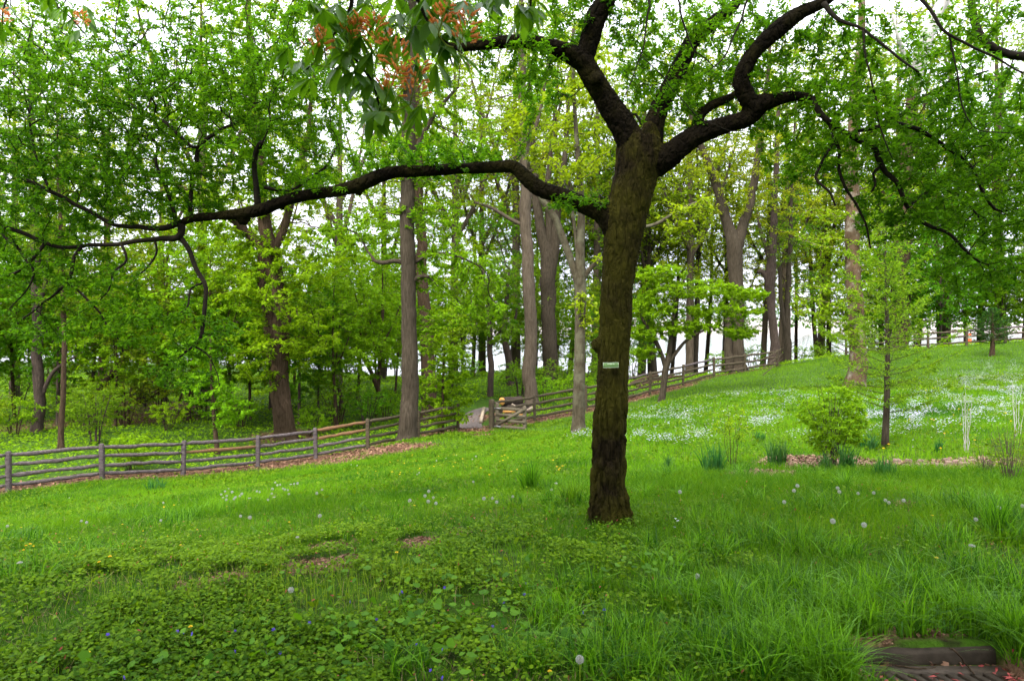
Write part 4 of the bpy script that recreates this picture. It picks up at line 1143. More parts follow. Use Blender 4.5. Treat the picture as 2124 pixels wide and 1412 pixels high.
tree('tree', 'short dark trunk left of the gate seen against the water', 'tree', (1017, 0, 43),
     [[(1019, 835, 16), (1018, 800, 13), (1017, 740, 12), (1016, 690, 10), (1010, 620, 7), (1000, 560, 5)], [(1017, 720, 7), (1035, 690, 5), (1055, 660, 4)]],
     [(120, 990, 650, 60, 50, 0, 2), (110, 1040, 690, 50, 30, 0, 2), (110, 1010, 580, 60, 50, 0, 2)],
     M['bark_dark'], MID, D=.4, per=12, ll=(.10, .17))
tree('tree', 'leaning dark trunk behind the gate posts', 'tree', (1060, 0, 46),
     [[(1062, 812, 18), (1057, 780, 16), (1052, 730, 15), (1046, 690, 12), (1050, 630, 9), (1058, 560, 6)], [(1050, 710, 8), (1066, 670, 6), (1075, 630, 4)]],
     [(120, 1060, 650, 50, 50, 0, 2), (110, 1050, 560, 60, 60, 0, 2), (90, 1030, 470, 60, 50, 0, 2)],
     M['bark_dark'], MID, D=.45, per=12, ll=(.11, .18))
tree('sapling', 'leafy young maple standing at the fence beside the gate opening', 'sapling', (918, 896),
     [[(918, 896, 7), (918, 840, 6), (919, 780, 5), (922, 720, 3)]],
     [(110, 900, 790, 55, 40, 0, .9), (110, 945, 800, 45, 50, 0, .8), (90, 905, 850, 50, 30, 0, .8), (90, 930, 740, 50, 30, 0, .8), (50, 965, 850, 22, 30, 0, .5), (60, 895, 710, 30, 40, 0, .6)],
     M['bark_brown'], LIME, D=.22, per=9, ll=(.09, .16), r_tip=.005, clump=.9, thr=.42)
tree('sapling', 'thin leafy sapling standing behind the third fence bay', 'sapling', (447, 942),
     [[(450, 945, 11), (447, 900, 9), (443, 850, 7), (438, 780, 5), (436, 700, 3)]],
     [(90, 430, 800, 70, 40, 0, 1.1), (90, 470, 850, 60, 35, 0, 1), (70, 400, 740, 60, 40, 0, 1)],
     M['bark_brown'], LIME, D=.28, per=10, ll=(.09, .15), r_tip=.006, clump=.9, thr=.42)
tree('sapling', 'crooked thin stem weaving up beside the twin trunked tree', 'sapling', (704, 850),
     [[(706, 850, 9), (708, 820, 8), (698, 790, 7), (690, 740, 7), (698, 690, 6), (688, 650, 5), (668, 625, 4)], [(692, 720, 4), (675, 690, 3), (664, 660, 3)]],
     [(90, 690, 640, 70, 40, 0, 1.6), (80, 720, 720, 60, 40, 0, 1.4)],
     M['bark_dark'], LIME, D=.35, per=10, ll=(.10, .16), r_tip=.007)
tree('sapling', 'slanting thin tree in the wood left of the tall grey trunk', 'sapling', (794, 840),
     [[(796, 842, 11), (785, 810, 10), (768, 770, 9), (748, 735, 8), (730, 705, 7), (722, 660, 5), (710, 600, 4)]],
     [(100, 720, 600, 70, 60, 0, 1.8), (90, 770, 680, 50, 50, 0, 1.5), (90, 780, 600, 60, 60, 0, 1.5)],
     M['bark_brown'], LIME, D=.4, per=11, ll=(.10, .17), r_tip=.007)

# conifers: straight leader, whorls of thin branches carrying needles
def conifer(name, label, base, top_py, wpx, halfw, leaf, bark, nb_, first, needle, seed, up=.25):
    r_ = np.random.default_rng(seed)
    b = gp(*base); Y = b[1]
    H = (base[1] - top_py) / F * Y
    root = empty(name, b, label, 'tree')
    r0 = wpx / 2 / F * Y
    zz = np.linspace(0, 1, 16)
    pts = b + np.column_stack([0.02 * H * np.sin(zz * 5) * .4 + zz * .012 * H, zz * 0, zz * H - .15 * (zz == 0)])
    mb = MB()
    V, Q, T = tube(pts, r0 * (1.25 * (zz == 0) + (1 - zz) ** .9 * (zz > 0)) + .003, 9, True, .12); mb.add(V, Q, T)
    mb.build('trunk', bark, root, smooth=True)
    A, B, ra, rb = [], [], [], []; LC, LD = [], []
    RW = halfw / F * Y
    for i in range(nb_):
        u = first + (1 - first) * (i + r_.uniform(0, 1)) / nb_
        c = np.array([np.interp(u, zz, pts[:, 0]), b[1], np.interp(u, zz, pts[:, 2])])
        a = i * 2.4 + r_.uniform(-.4, .4)
        L = RW * (1.02 - u) ** .7 * min(1, .55 + (u - first) * 3) * r_.uniform(.75, 1.1)
        d = np.array([math.cos(a), math.sin(a), up * r_.uniform(.3, 1.6) + u * .5])
        n = 7
        t_ = np.linspace(0, 1, n)[:, None]
        p = c + d * L * t_ + np.array([0, 0, -.06 * L]) * np.sin(t_ * 3.1) + r_.normal(0, .012 * L, (n, 3)) * t_
        A.append(p[:-1]); B.append(p[1:]); rr = r0 * .16 * (1 - u * .5) * (1.05 - t_[:, 0]); ra.append(rr[:-1]); rb.append(rr[1:])
        m_ = int(needle * L / RW) + 4
        q = r_.uniform(.15, 1, m_)
        base_ = c + d * L * q[:, None]; base_ = np.column_stack([np.interp(q, t_[:, 0], p[:, k]) for k in range(3)])
        s = norm(np.column_stack([-d[1] * np.ones(m_), d[0] * np.ones(m_), np.zeros(m_)])) * r_.choice([-1, 1], m_)[:, None]
        sd = norm(s + d * .7 + r_.normal(0, .25, (m_, 3)) - np.array([0, 0, .1]))
        sl_ = L * .26 * (1.1 - q) * r_.uniform(.5, 1.2, m_) + .03 * RW
        e = base_ + sd * sl_[:, None]
        A.append(base_); B.append(e); ra.append(np.full(m_, r0 * .035)); rb.append(np.full(m_, r0 * .02))
        for v_ in np.linspace(.1, 1, 6):
            LC.append(base_ + sd * sl_[:, None] * v_); LD.append(norm(sd * .6 + r_.normal(0, .6, (m_, 3))))
    V, Q = sticks(np.concatenate(A), np.concatenate(B), np.concatenate(ra), np.concatenate(rb))
    mk('branches', V, [Q], bark, root)
    C = np.concatenate(LC); Dv = np.concatenate(LD); n = len(C)
    V, Q = kites(C, Dv, upn(n, .6), RW * r_.uniform(.025, .06, n), RW * .012)
    mk('needles', V, [Q], leaf, root, r_.uniform(0, 1, n))
    return root
conifer('larch', 'young larch with wispy yellow green branches standing beside the mulch bed', (1835, 930), 440, 14, 180, M['leaf_larch'], M['bark_grey'], 72, .15, 44, 3)
conifer('larch', 'small dark green conifer on the crest in front of the far right fence', (2058, 738), 640, 11, 62, M['leaf_conifer'], M['bark_brown'], 60, .25, 46, 4, .15)

# repeats: woodland trees, understorey trees and bushes copied from a few originals
def proto_tree(name, label, H, r0, crown, bark, leaf, group, D, per, ll, fork=.45, nl=3, seed=1, low=.3, n_att=420, rx=.24, thr=.46, cat='tree'):
    r_ = np.random.default_rng(seed)
    root = empty(name, (0, 0, 0), label, cat, group)
    sk = Skel(); mb = MB()
    bend = r_.uniform(-.03, .03, 2) * H
    zz = np.array([-.03, 0, .03, .12, .25, fork, .7, .9]) * H
    rr = np.array([1.5, 1.2, 1.0, .9, .82, .7, .3, .08]) * r0
    tk = np.column_stack([bend[0] * np.sin(zz / H * 3), bend[1] * np.sin(zz / H * 2.2), zz, rr])
    chains = [tk]
    for k in range(nl):
        a = k * 2 * math.pi / nl + r_.uniform(-.5, .5)
        f = fork * r_.uniform(.75, 1.15)
        p0 = np.array([np.interp(f * H, zz, tk[:, c]) for c in range(3)])
        out_ = np.array([math.cos(a), math.sin(a), 0])
        chains.append(np.array([[*p0, r0 * .5], [*(p0 + out_ * .05 * H + [0, 0, .09 * H]), r0 * .42], [*(p0 + out_ * .10 * H + [0, 0, .22 * H]), r0 * .28], [*(p0 + out_ * .14 * H + [0, 0, .36 * H]), r0 * .1]]))
    for c in chains:
        rs = resample(c, max(.2, H * .02)); V, Q, T = tube(rs[:, :3], rs[:, 3], 9, True, .15, seed); mb.add(V, Q, T)
        sk.chain(rs, sk.nearest(rs[0, :3]) if sk.pos else -1)
    ce = (low + 1) / 2 * H
    att = ellip(int(n_att * 1.6), (0, 0, ce), (rx * H, rx * H, (1 - low) / 2 * H), H * .11, thr, seed)
    colonize(sk, att, D, D * 1.05, 50, .28, (0, 0, .05))
    pos, par, rad, grown, cnt = finish(sk, .011 if H > 10 else .006)
    k = np.where(grown)[0]
    V, Q = sticks(pos[par[k]], pos[k], rad[k] * 1.05, rad[k], 4); mb.add(V, Q)
    mb.build('trunk', bark, root, smooth=True)
    C, Dv = leaf_sites(pos, par, grown, cnt, 9, int(per * (1.5 if H > 10 else 1.45)), D, .85); n = len(C)
    L = rng.uniform(*ll, n)
    tn = np.clip(.9 * fbm(C / (D * 2.2), 77, 2) + rng.uniform(-.3, .35, n), 0, 1)
    V, Q = kites(C, Dv, upn(n, .6), L, L * rng.uniform(.5, .75, n))
    mk('crown', V, [Q], leaf, root, tn)
    return root

def proto_bush(name, label, H, R, nst, leaf, bark, group, per, ll, seed=1, n_att=160, D=.2, cat='bush'):
    r_ = np.random.default_rng(seed)
    root = empty(name, (0, 0, 0), label, cat, group)
    sk = Skel(); mb = MB()
    for k in range(nst):
        a = r_.uniform(0, 6.28); d = np.array([math.cos(a), math.sin(a), 0]) * R
        q = r_.uniform(.1, .5)
        c = np.array([[*(d * .12), H * .012], [*(d * q * .6 + [0, 0, H * .35]), H * .009], [*(d * q * 1.2 + [0, 0, H * .75]), H * .005]])
        c[0, 2] = -.06
        rs = resample(c, H * .08); V, Q, T = tube(rs[:, :3], rs[:, 3], 5); mb.add(V, Q, T); sk.chain(rs, -1)
    att = ellip(n_att, (0, 0, H * .6), (R, R, H * .42), H * .3, .42, seed)
    colonize(sk, att, D, D, 30, .3)
    pos, par, rad, grown, cnt = finish(sk, .003)
    k = np.where(grown)[0]
    V, Q = sticks(pos[par[k]], pos[k], rad[k], rad[k]); mb.add(V, Q)
    mb.build('stems', bark, root, smooth=True)
    C, Dv = leaf_sites(pos, par, grown, cnt, 7, int(per * 1.6), D, .8); n = len(C)
    L = rng.uniform(*ll, n)
    V, Q = kites(C, Dv, upn(n, .6), L, L * .55)
    mk('foliage', V, [Q], leaf, root, rng.uniform(0, 1, n))
    return root

used = set()
def put(proto, X, Y, rz, s, label=None, dz=0.0, lean=0.0):
    if proto.name not in used:
        o = proto; used.add(proto.name)
    else:
        o = proto.copy(); SC.collection.objects.link(o)
        for ch in proto.children:
            c = ch.copy(); SC.collection.objects.link(c); c.parent = o
    if label: o['label'] = label
    o.location = (X, Y, gz(X, Y) + dz); o.rotation_euler = (lean, lean * .5, rz); o.scale = (s, s, s)
    return o

G1, G2, G3, G4 = 'tall trees of the background wood', 'understorey trees in the left wood', 'bushes of the woodland edge', 'tall trees along the river bank'
tall = [proto_tree('tree', 'tall lime green tree in the background wood', 21, .27, None, M['bark_grey'], LIME, G1, .6, 8, (.13, .21), .42, 3, 21, .34, 460),
        proto_tree('tree', 'tall olive green tree in the background wood', 19, .22, None, M['bark_brown'], OLI, G1, .6, 7, (.13, .21), .5, 2, 22, .32, 460),
        proto_tree('tree', 'tall thinly leaved yellow green tree in the background wood', 23, .26, None, M['bark_pale'], YEL, G1, .65, 9, (.13, .2), .4, 4, 23, .3, 480)]
river = [proto_tree('tree', 'tall mid green tree along the river bank behind the right fence', 20, .2, None, M['bark_grey'], MID, G4, .65, 12, (.14, .22), .5, 2, 24, .22, 560),
         proto_tree('tree', 'tall yellow green tree along the river bank behind the right fence', 22, .22, None, M['bark_grey'], YEL, G4, .65, 10, (.13, .2), .45, 3, 25, .24, 520),
         proto_tree('tree', 'shorter mid green tree along the river bank behind the right fence', 17, .17, None, M['bark_brown'], M['leaf_mid'], G4, .6, 11, (.14, .24), .6, 1, 26, .28, 420, .2)]
und = [proto_tree('tree', 'low spreading lime understorey tree in the left wood', 8, .08, None, M['bark_brown'], LIME, G2, .33, 11, (.10, .17), .4, 4, 31, .18, 420, .36, .42),
       proto_tree('tree', 'low spreading olive understorey tree in the left wood', 9, .08, None, M['bark_dark'], OLI, G2, .36, 10, (.10, .17), .35, 4, 32, .12, 420, .32, .42),
       proto_tree('tree', 'low spreading mid green understorey tree in the left wood', 7, .07, None, M['bark_dark'], MID, G2, .32, 11, (.10, .16), .4, 4, 33, .15, 380, .36, .42)]
bush = [proto_bush('bush', 'mid green bush at the woodland edge', 2.2, 1.3, 9, MID, M['bark_dark'], G3, 9, (.07, .13), 41),
        proto_bush('bush', 'lime green bush at the woodland edge', 1.7, 1.2, 8, LIME, M['bark_brown'], G3, 9, (.07, .13), 42),
        proto_bush('bush', 'olive brown twiggy bush at the woodland edge', 2.4, 1.5, 14, OLI, M['bark_brown'], G3, 5, (.06, .11), 43)]
rr_ = np.random.default_rng(77)
def scat(lst, items, smin=.85, smax=1.2):
    for k, (px, Y, j) in enumerate(items):
        put(lst[j], (px - CX) / F * Y, Y, rr_.uniform(0, 6.28), rr_.uniform(smin, smax), None, -.05)
scat(tall, [(-250, 40, 1), (30, 48, 2), (210, 46, 1), (330, 54, 2), (430, 44, 2), (700, 50, 2), (790, 57, 0), (120, 62, 2), (560, 60, 2), (880, 62, 1), (-420, 60, 1), (-60, 40, 2), (1000, 62, 2)], 1.15, 1.5)
scat(tall, [(1235, 58, 2), (1330, 62, 2), (1430, 57, 2), (1620, 60, 2), (1700, 66, 2), (1850, 60, 2), (1960, 66, 2), (2080, 58, 2), (1150, 64, 2), (1070, 60, 2), (940, 58, 2)], 1.45, 1.75)
scat(und, [(-120, 33, 1), (30, 37, 0), (190, 36, 1), (300, 40, 2), (390, 35, 0), (480, 44, 1), (520, 36, 0), (660, 38, 2), (740, 41, 0), (-20, 44, 2), (130, 50, 0), (250, 52, 1), (360, 55, 0), (610, 50, 0), (700, 56, 1), (820, 46, 0), (60, 58, 1), (440, 62, 2), (560, 70, 0), (800, 64, 1), (200, 64, 0), (-200, 50, 0), (330, 72, 1), (100, 74, 2), (720, 76, 0), (860, 54, 2), (900, 60, 0), (780, 58, 0), (680, 64, 1), (640, 82, 0), (840, 72, 0), (920, 76, 0), (960, 58, 2), (540, 84, 1), (750, 90, 1), (1085, 56, 0), (1150, 60, 0), (1200, 50, 2), (1850, 53, 2), (1950, 52, 2), (2080, 53, 2), (960, 52, 0), (1020, 58, 0), (1110, 48, 1), (1240, 54, 0), (1290, 56, 2), (1770, 55, 0), (1810, 57, 2), (1900, 55, 0), (2000, 55, 0), (2040, 57, 2), (2120, 54, 0), (2180, 56, 2), (450, 33, 0), (620, 34, 2), (340, 34, 1), (240, 33, 0), (120, 34, 2), (-40, 36, 0), (560, 40, 1), (700, 33, 0), (780, 37, 0), (20, 72, 0), (180, 76, 2), (300, 80, 0), (420, 78, 2), (500, 74, 0), (600, 86, 0), (660, 78, 2), (40, 88, 2), (240, 92, 0), (360, 94, 2), (480, 92, 0), (700, 92, 2), (820, 88, 0), (120, 84, 0), (-100, 80, 0), (560, 66, 2), (-160, 64, 2)], .9, 1.45)
scat(river, [(1250, 62, 0), (1330, 58, 1), (1440, 58, 1), (1580, 62, 1), (1720, 68, 1), (1830, 58, 2), (1950, 56, 2), (2030, 60, 0), (2070, 55, 2), (2200, 56, 0), (1780, 72, 0), (1650, 74, 2), (1540, 74, 1), (1300, 72, 1), (1180, 66, 1), (1210, 58, 0), (2300, 52, 1), (1870, 70, 1), (1110, 70, 0), (1390, 66, 1), (1500, 66, 1), (1700, 62, 1), (1460, 72, 1), (1900, 64, 1), (1280, 66, 1), (1360, 58, 1), (1060, 64, 1), (980, 70, 1), (1350, 68, 1), (1620, 58, 1)], 1.0, 1.35)
scat(bush, [(-60, 28, 2), (30, 31, 1), (180, 30, 0), (260, 33, 2), (350, 32, 1), (330, 38, 2), (290, 42, 2), (420, 38, 0), (500, 33, 1), (650, 31, 1), (700, 34, 2), (760, 33, 0), (800, 36, 1), (940, 44, 0), (980, 50, 1), (1130, 38, 1), (1160, 41, 0), (1210, 44, 0), (1250, 48, 1), (1080, 42, 0), (1190, 36, 1), (1310, 45, 0), (1500, 50, 1), (1560, 50, 0), (1660, 52, 1), (1710, 53, 0), (40, 42, 0), (130, 40, 2), (600, 42, 1), (240, 48, 2), (380, 46, 1), (160, 34, 1)])
# singles that stand out
b1 = proto_bush('bush', 'rounded soft green bush standing behind the left fence', 2.6, 1.4, 6, MID, M['bark_dark'], None, 10, (.07, .12), 51, 260, .2)
q = gp(178, 925); put(b1, q[0], q[1] + .6, 0.4, 1.0)
b2 = proto_bush('bush', 'low bright lime bush spilling over the left fence', 1.25, 1.0, 5, LIME, M['bark_brown'], None, 10, (.06, .11), 52, 240, .14)
q = gp(248, 985); put(b2, q[0], q[1] + .8, 0.4, 1.0)

# far shore wood
v = np.column_stack([rng.uniform(-520, 620, 9000), rng.uniform(446, 500, 9000), rng.uniform(0, 1, 9000)])
top = 9 + 12 * fbm(v[:, :1] @ np.array([[.03, 0]]) + np.array([[0, 3.0]]), 15)
v[:, 2] = WZ + 1.5 + v[:, 2] ** .8 * top
V, Q = kites(v, rng.normal(0, 1, (9000, 3)) * [1, 1, .5], upn(9000, .8), rng.uniform(1.4, 3.4, 9000), 1.9)
tag(mk('far_woods', V, [Q], M['leaf_conifer'], None, rng.uniform(.2, 1, 9000)), 'far wooded shore across the river', kind='stuff')

# fallen brush in the left wood
bq = gp(290, 835)
for k in range(16):
    a = rng.uniform(-.5, .5); L = rng.uniform(1.2, 3.5)
    c = bq + [rng.uniform(-2.5, 2.2), rng.uniform(-1.5, 1.5), 0]; c[2] = gz(c[0], c[1])
    d = norm(np.array([rng.uniform(-1, 1), rng.uniform(-.6, .6), rng.uniform(.1, .7)]))
    p = np.array([[*(c - d * .3), .07], [*(c + d * L * .5 + [0, 0, .1]), .05], [*(c + d * L), .02]])
    rs = resample(p, .25); rs[:, :3] += rng.normal(0, .03, (len(rs), 3))
    V, Q, T = tube(rs[:, :3], rs[:, 3], 7, True, .3)
    tag(mk('fallen_branch', V, [Q, T], M['bark_pale'] if k % 5 == 0 else M['bark_brown'], None, None, True, origin=c), 'pale bleached dead branch in the brush pile of the left wood' if k % 5 == 0 else 'brown dead branch in the brush pile of the left wood', 'branch', 'dead branches of the brush pile')

# ------------------------------------------------------------------ fences
def rail(a, b, r, seed):
    r_ = np.random.default_rng(seed)
    n = 9; u = np.linspace(-.02, 1.02, n)[:, None]
    p = a * (1 - u) + b * u
    p = p + np.column_stack([r_.normal(0, .006, n), r_.normal(0, .006, n), r_.normal(0, .012, n)])
    rad = r * (1 + r_.normal(0, .07, n)); rad[0] *= .55; rad[-1] *= .55
    V, Q, T = tube(p, rad, 6, True, .22, seed, squash=.62)
    return V, Q, T

def post(c, H, w, d, seed, yaw=0.0):
    r_ = np.random.default_rng(seed)
    mb = MB()
    lv = np.array([-.35, 0, H * .3, H * .6, H * .9, H, H + .025])
    sx = np.array([1, 1, .98, 1, .97, .95, .6]); rows_ = []
    lean = r_.normal(0, .012, 2)
    for z, s in zip(lv, sx):
        sq = np.array([[-1, -1], [-.6, -1.08], [.6, -1.08], [1, -1], [1, 1], [.6, 1.08], [-.6, 1.08], [-1, 1]]) * [w / 2 * s, d / 2 * s] + r_.normal(0, .004, (8, 2))
        sq = sq @ rotz(yaw)[:2, :2].T
        rows_.append(np.column_stack([sq[:, 0] + lean[0] * z, sq[:, 1] + lean[1] * z, np.full(8, z)]) + c)
    V = np.concatenate(rows_); i = np.arange(len(lv) - 1)[:, None] * 8; k = np.arange(8)[None]; k2 = (k + 1) % 8
    Q = np.stack([i + k, i + k2, i + 8 + k2, i + 8 + k], -1).reshape(-1, 4)
    V = np.vstack([V, V[-8:].mean(0)]); L = (len(lv) - 1) * 8
    T = np.stack([np.full(8, len(V) - 1), L + np.arange(8), L + (np.arange(8) + 1) % 8], -1)
    return V, Q, T

def fence(label, spec, world, rails, matfun, seed):
    root = empty('split_rail_fence', world[len(world) // 2], label, 'fence')
    hs = []
    for k, (a, wpt) in enumerate(zip(spec, world)):
        H = (a[2] - a[1]) / F * wpt[1] * (1.0 if wpt[1] < 35 else 1.02)
        H = min(max(H, 1.08), 1.32)
        hs.append(H)
        V, Q, T = post(wpt, H, .13, .11, seed + k)
        mk('post', V, [Q, T], matfun(k, -1), root, None, False)
    for k in range(len(world) - 1):
        fr = rails if not callable(rails) else rails(k)
        for j, f in enumerate(fr):
            a = world[k] + [0, 0, hs[k] * f]; b = world[k + 1] + [0, 0, hs[k + 1] * f]
            off = .03 if k % 2 else -.03
            a = a + [0, off * .5, 0]; b = b + [0, off * .5, 0]
            V, Q, T = rail(a, b, .060, seed * 31 + k * 7 + j)
            mk('rail', V, [Q, T], matfun(k, j), root, None, True)
    return root
def ml_(k, j):
    return M['fence_orange'] if (k, j) in ((3, 2), (5, 2), (5, 3)) else (M['fence_green'] if k >= 6 else M['fence_grey'])
fence('weathered grey four rail fence crossing the lawn on the left', FL, FLW, (.16, .40, .66, .92), ml_, 3)
fence('mossy brown rail fence climbing the hill on the right of the gate', FR, FRW, lambda k: (.16, .40, .66, .92) if k < 6 else (.22, .56, .90), lambda k, j: M['fence_grey'] if (k, j) in ((3, 3), (5, 3), (13, 2), (14, 2)) else M['fence_green'], 9)

# gate swung open against the fence
gpst = gp(1020, 890); g2 = gp(1088, 891)
gate = empty('gate', gpst, 'open wooden gate with a diagonal brace, beside the path', 'gate')
H = 1.12
dirx = g2 - gpst; Lg = math.hypot(dirx[0], dirx[1]); ya = math.atan2(dirx[1], dirx[0]); slope = dirx[2] / Lg
def gpt(s, z, f=0.0):
    return gpst + np.array([math.cos(ya) * s, math.sin(ya) * s, z]) + np.array([math.sin(ya), -math.cos(ya), 0]) * f
V, Q, T = post(gpst, 1.26, .19, .19, 61, ya); mk('hinge_post', V, [Q, T], M['fence_green'], gate)
V, Q, T = post(gpt(.29, .06), H - .05, .15, .08, 62, ya); V[:8, 2] += .36; mk('stile', V, [Q, T], M['gate_wood'], gate)
V, Q, T = post(gpt(Lg, .0), H - .05, .14, .08, 63, ya); V[:8, 2] += .3; mk('stile', V, [Q, T], M['gate_wood'], gate)
for z, hh in ((.93, .13), (.66, .12), (.42, .11), (.16, .13)):
    V, Q = box(gpt((.29 + Lg) / 2, z, .055), (Lg - .29 + .1, .028, hh), rotz(ya), .004); mk('board', V, [Q], M['gate_wood'], gate)
a, b = gpt(.36, .24, .09), gpt(Lg - .06, .92, .09)
d = b - a; L = np.linalg.norm(d); e1 = d / L; e2 = np.array([math.sin(ya), -math.cos(ya), 0]); e3 = np.cross(e1, e2)
V, Q = box((a + b) / 2, (L, .028, .12), np.column_stack([e1, e2, e3])); mk('brace', V, [Q], M['gate_wood'], gate)
for z in (.93, .16):
    V, Q = box(gpt(.33, z, .08), (.34, .012, .035), rotz(ya)); mk('hinge', V, [Q], M['metal'], gate)

# path, edging board, logs
pl = [(952, 1001, 889), (953, 999, 880), (957, 1000, 870), (962, 1002, 862), (972, 1008, 855), (984, 1018, 850), (1000, 1040, 846)]
A = [gp(a[0], a[2]) + [0, 0, .035] for a in pl]; B = [gp(a[1], a[2]) + [0, 0, .035] for a in pl]
V = []
for a, b in zip(A, B):
    for u in np.linspace(0, 1, 6):
        p = a * (1 - u) + b * u; p[2] = max(p[2], gz(p[0], p[1]) + .03); V.append(p)
V = np.array(V); i = (np.arange(len(pl) - 1)[:, None] * 6 + np.arange(5)[None]).ravel()
tag(mk('path', V, [np.stack([i, i + 1, i + 7, i + 6], -1)], M['path'], smooth=True), 'grey path through the gate opening', kind='structure')
a, b = gp(997, 879) + [0, 0, .1], gp(1004, 850) + [0, 0, .1]
d = b - a; L = np.linalg.norm(d); e1 = d / L; e2 = norm(np.cross([0, 0, 1], e1)); e3 = np.cross(e1, e2)
V, Q = box((a + b) / 2, (L, .14, .16), np.column_stack([e1, e2, e3]), .01); tag(mk('edging_board', V, [Q], M['pale_wood'], None, None, False, origin=(a + b) / 2), 'pale timber edging along the path beyond the gate', 'board')
c = gp(1040, 846); c = np.array([(1041 - CX) / F * 33.5, 33.5, 0]); c[2] = gz(c[0], c[1])
zc = EYE - (832 - HZ) / F * 33.5
c = np.array([c[0], c[1], zc])
lg = empty('log', c - [0, 0, .2], 'thick cut log with a fresh orange end lying behind the gate', 'log')
ax = norm(np.array([.62, .78, -.05]))
pts = np.array([c + ax * u for u in np.linspace(0, 1.5, 9)])
V, Q, T = tube(pts, .20, 16, False, .06); mk('bark', V, [Q], M['bark_dark'], lg, None, True)
V, Q, T = tube(np.array([c - ax * .012, c + ax * .02]), .193, 16, True, .06); mk('cut_face', V, [Q, T], M['cut_wood'], lg)
zl = gz(c[0], c[1])
if zc - .2 > zl + .03:   # it lies on another log
    c2 = np.array([c[0] + .45, c[1] + .55, (zl + zc - .2) / 2]); r2 = (zc - .2 - zl) / 2
    V, Q, T = tube(np.array([c2 - ax * .5, c2, c2 + ax * 1.1]), r2 + .03, 12, True, .08)
    tag(mk('log', V, [Q, T], M['bark_dark'], None, None, True, origin=c2), 'dark log underneath the log with the orange end', 'log')
for px0, py0, px1, py1, Y, wd, mt, lb in ((1062, 838, 1071, 844, 31.8, .10, 'pale_wood', 'short pale split log poking up above the gate'), (1091, 852, 1104, 844, 31.6, .11, 'pale_wood', 'pale split log right of the gate'), (1044, 853, 1068, 852, 31.3, .15, 'cut_wood', 'orange split log seen through the gate boards'), (1075, 862, 1084, 858, 31.2, .08, 'cut_wood', 'small orange wood chunk behind the gate brace')):
    a, b = P(px0, py0, Y), P(px1, py1, Y + .2)
    d = b - a; L = np.linalg.norm(d); e1 = d / L; e2 = norm(np.cross([0, 0, 1], e1)); e3 = np.cross(e1, e2); R = np.column_stack([e1, e2, e3])
    S = np.array([[-.5, -.5, -.4], [-.5, .5, -.4], [-.5, .05, .5], [.5, -.5, -.4], [.5, .5, -.4], [.5, -.05, .5]]) * [L, wd * 1.4, wd]
    tag(mk('split_log', S @ R.T + (a + b) / 2, [np.array([[0, 1, 4, 3], [1, 2, 5, 4], [2, 0, 3, 5]]), np.array([[0, 2, 1], [3, 4, 5]])], M[mt], None, None, False, origin=(a + b) / 2), lb, 'log', 'split logs by the gate')
# felled trunks behind the right fence
for k, (a, b, r) in enumerate((((1318, 806), (1372, 786), .16), ((1330, 812), (1400, 792), .12), ((1345, 800), (1425, 788), .10))):
    a, b = gp(*a) + [0, 1.2, .15], gp(*b) + [0, 1.2, .15]
    rs = resample(np.array([[*a, r], [*((a + b) / 2 + [0, 0, .04]), r], [*b, r * .7]]), .2)
    V, Q, T = tube(rs[:, :3], rs[:, 3], 9, True, .15)
    tag(mk('log', V, [Q, T], M['bark_brown'], None, None, True, origin=a), ['thick brown felled trunk behind the right fence', 'second brown felled trunk, nearest the fence rails', 'thin brown felled trunk, uppermost behind the right fence'][k], 'log', 'felled trunks behind the fence')
# orange drum seen far right beyond the fence
q = P(2010, 707, 51.5); q[2] = EYE - (712 - HZ) / F * 51.5
dr = empty('marker_drum', q, 'small orange marker seen through the far right fence', 'marker')
V, Q, T = tube(np.array([q, q + [0, 0, .34]]), [.17, .16], 14); mk('drum', V, [Q, T], M['orange'], dr)
V, Q, T = tube(np.array([q + [0, 0, .342], q + [0, 0, .6]]), [.155, .15], 14); mk('band', V, [Q, T], M['letter'], dr)
V, Q, T = tube(np.array([q + [0, 0, .602], q + [0, 0, .72]]), [.15, .13], 14); mk('top', V, [Q, T], M['orange'], dr)

# ------------------------------------------------------------------ kerb, drain grate, twigs
kz = gz(2.0, 3.46); print('kz', kz, gz(2.4, 3.46), gz(1.7, 3.46))
mb = MB()
kx = np.linspace(1.58, 2.38, 22)
prof = np.array([[-.02, -.17], [0.0, -.12], [.002, -.016], [.010, -.004], [.075, .002], [.085, -.02], [.085, -.2]])
V = []
for x in kx:
    wob = .012 * (vnoise(np.array([[x * 2.5, 0]]), 3)[0] - .5); yy = 3.335 + .02 * math.sin((x - 1.6) * 1.3)
    for py_, pz in prof:
        V.append([x, yy + py_ + wob * .5, kz - .022 + pz + wob + .01 * (vnoise(np.array([[x * 14, py_ * 30]]), 8)[0] - .5)])
V = np.array(V); n = len(prof); i = (np.arange(len(kx) - 1)[:, None] * n + np.arange(n - 1)[None]).ravel()
Q = np.stack([i, i + n, i + n + 1, i + 1], -1)
V = np.vstack([V, V[0:n].mean(0), V[-n:].mean(0)])
T = [[len(V) - 2, j, j + 1] for j in range(n - 1)] + [[len(V) - 1, (len(kx) - 1) * n + j + 1, (len(kx) - 1) * n + j] for j in range(n - 1)]
tag(mk('kerb', V, [Q, np.array(T)], M['concrete'], None, None, False, origin=(2.0, 3.34, kz)), 'dark stained concrete kerb above the storm drain', 'kerb')
gzl = kz - .078
gr = empty('drain_grate', (2.0, 2.95, gzl), 'rusty storm drain grate at the bottom right corner', 'drain grate')
x0, x1, y0, y1 = 1.64, 2.34, 2.60, 3.285
V, Q = box(((x0 + x1) / 2, y1 - .035, gzl), (x1 - x0, .07, .03)); mk('frame_bar', V, [Q], M['iron'], gr)
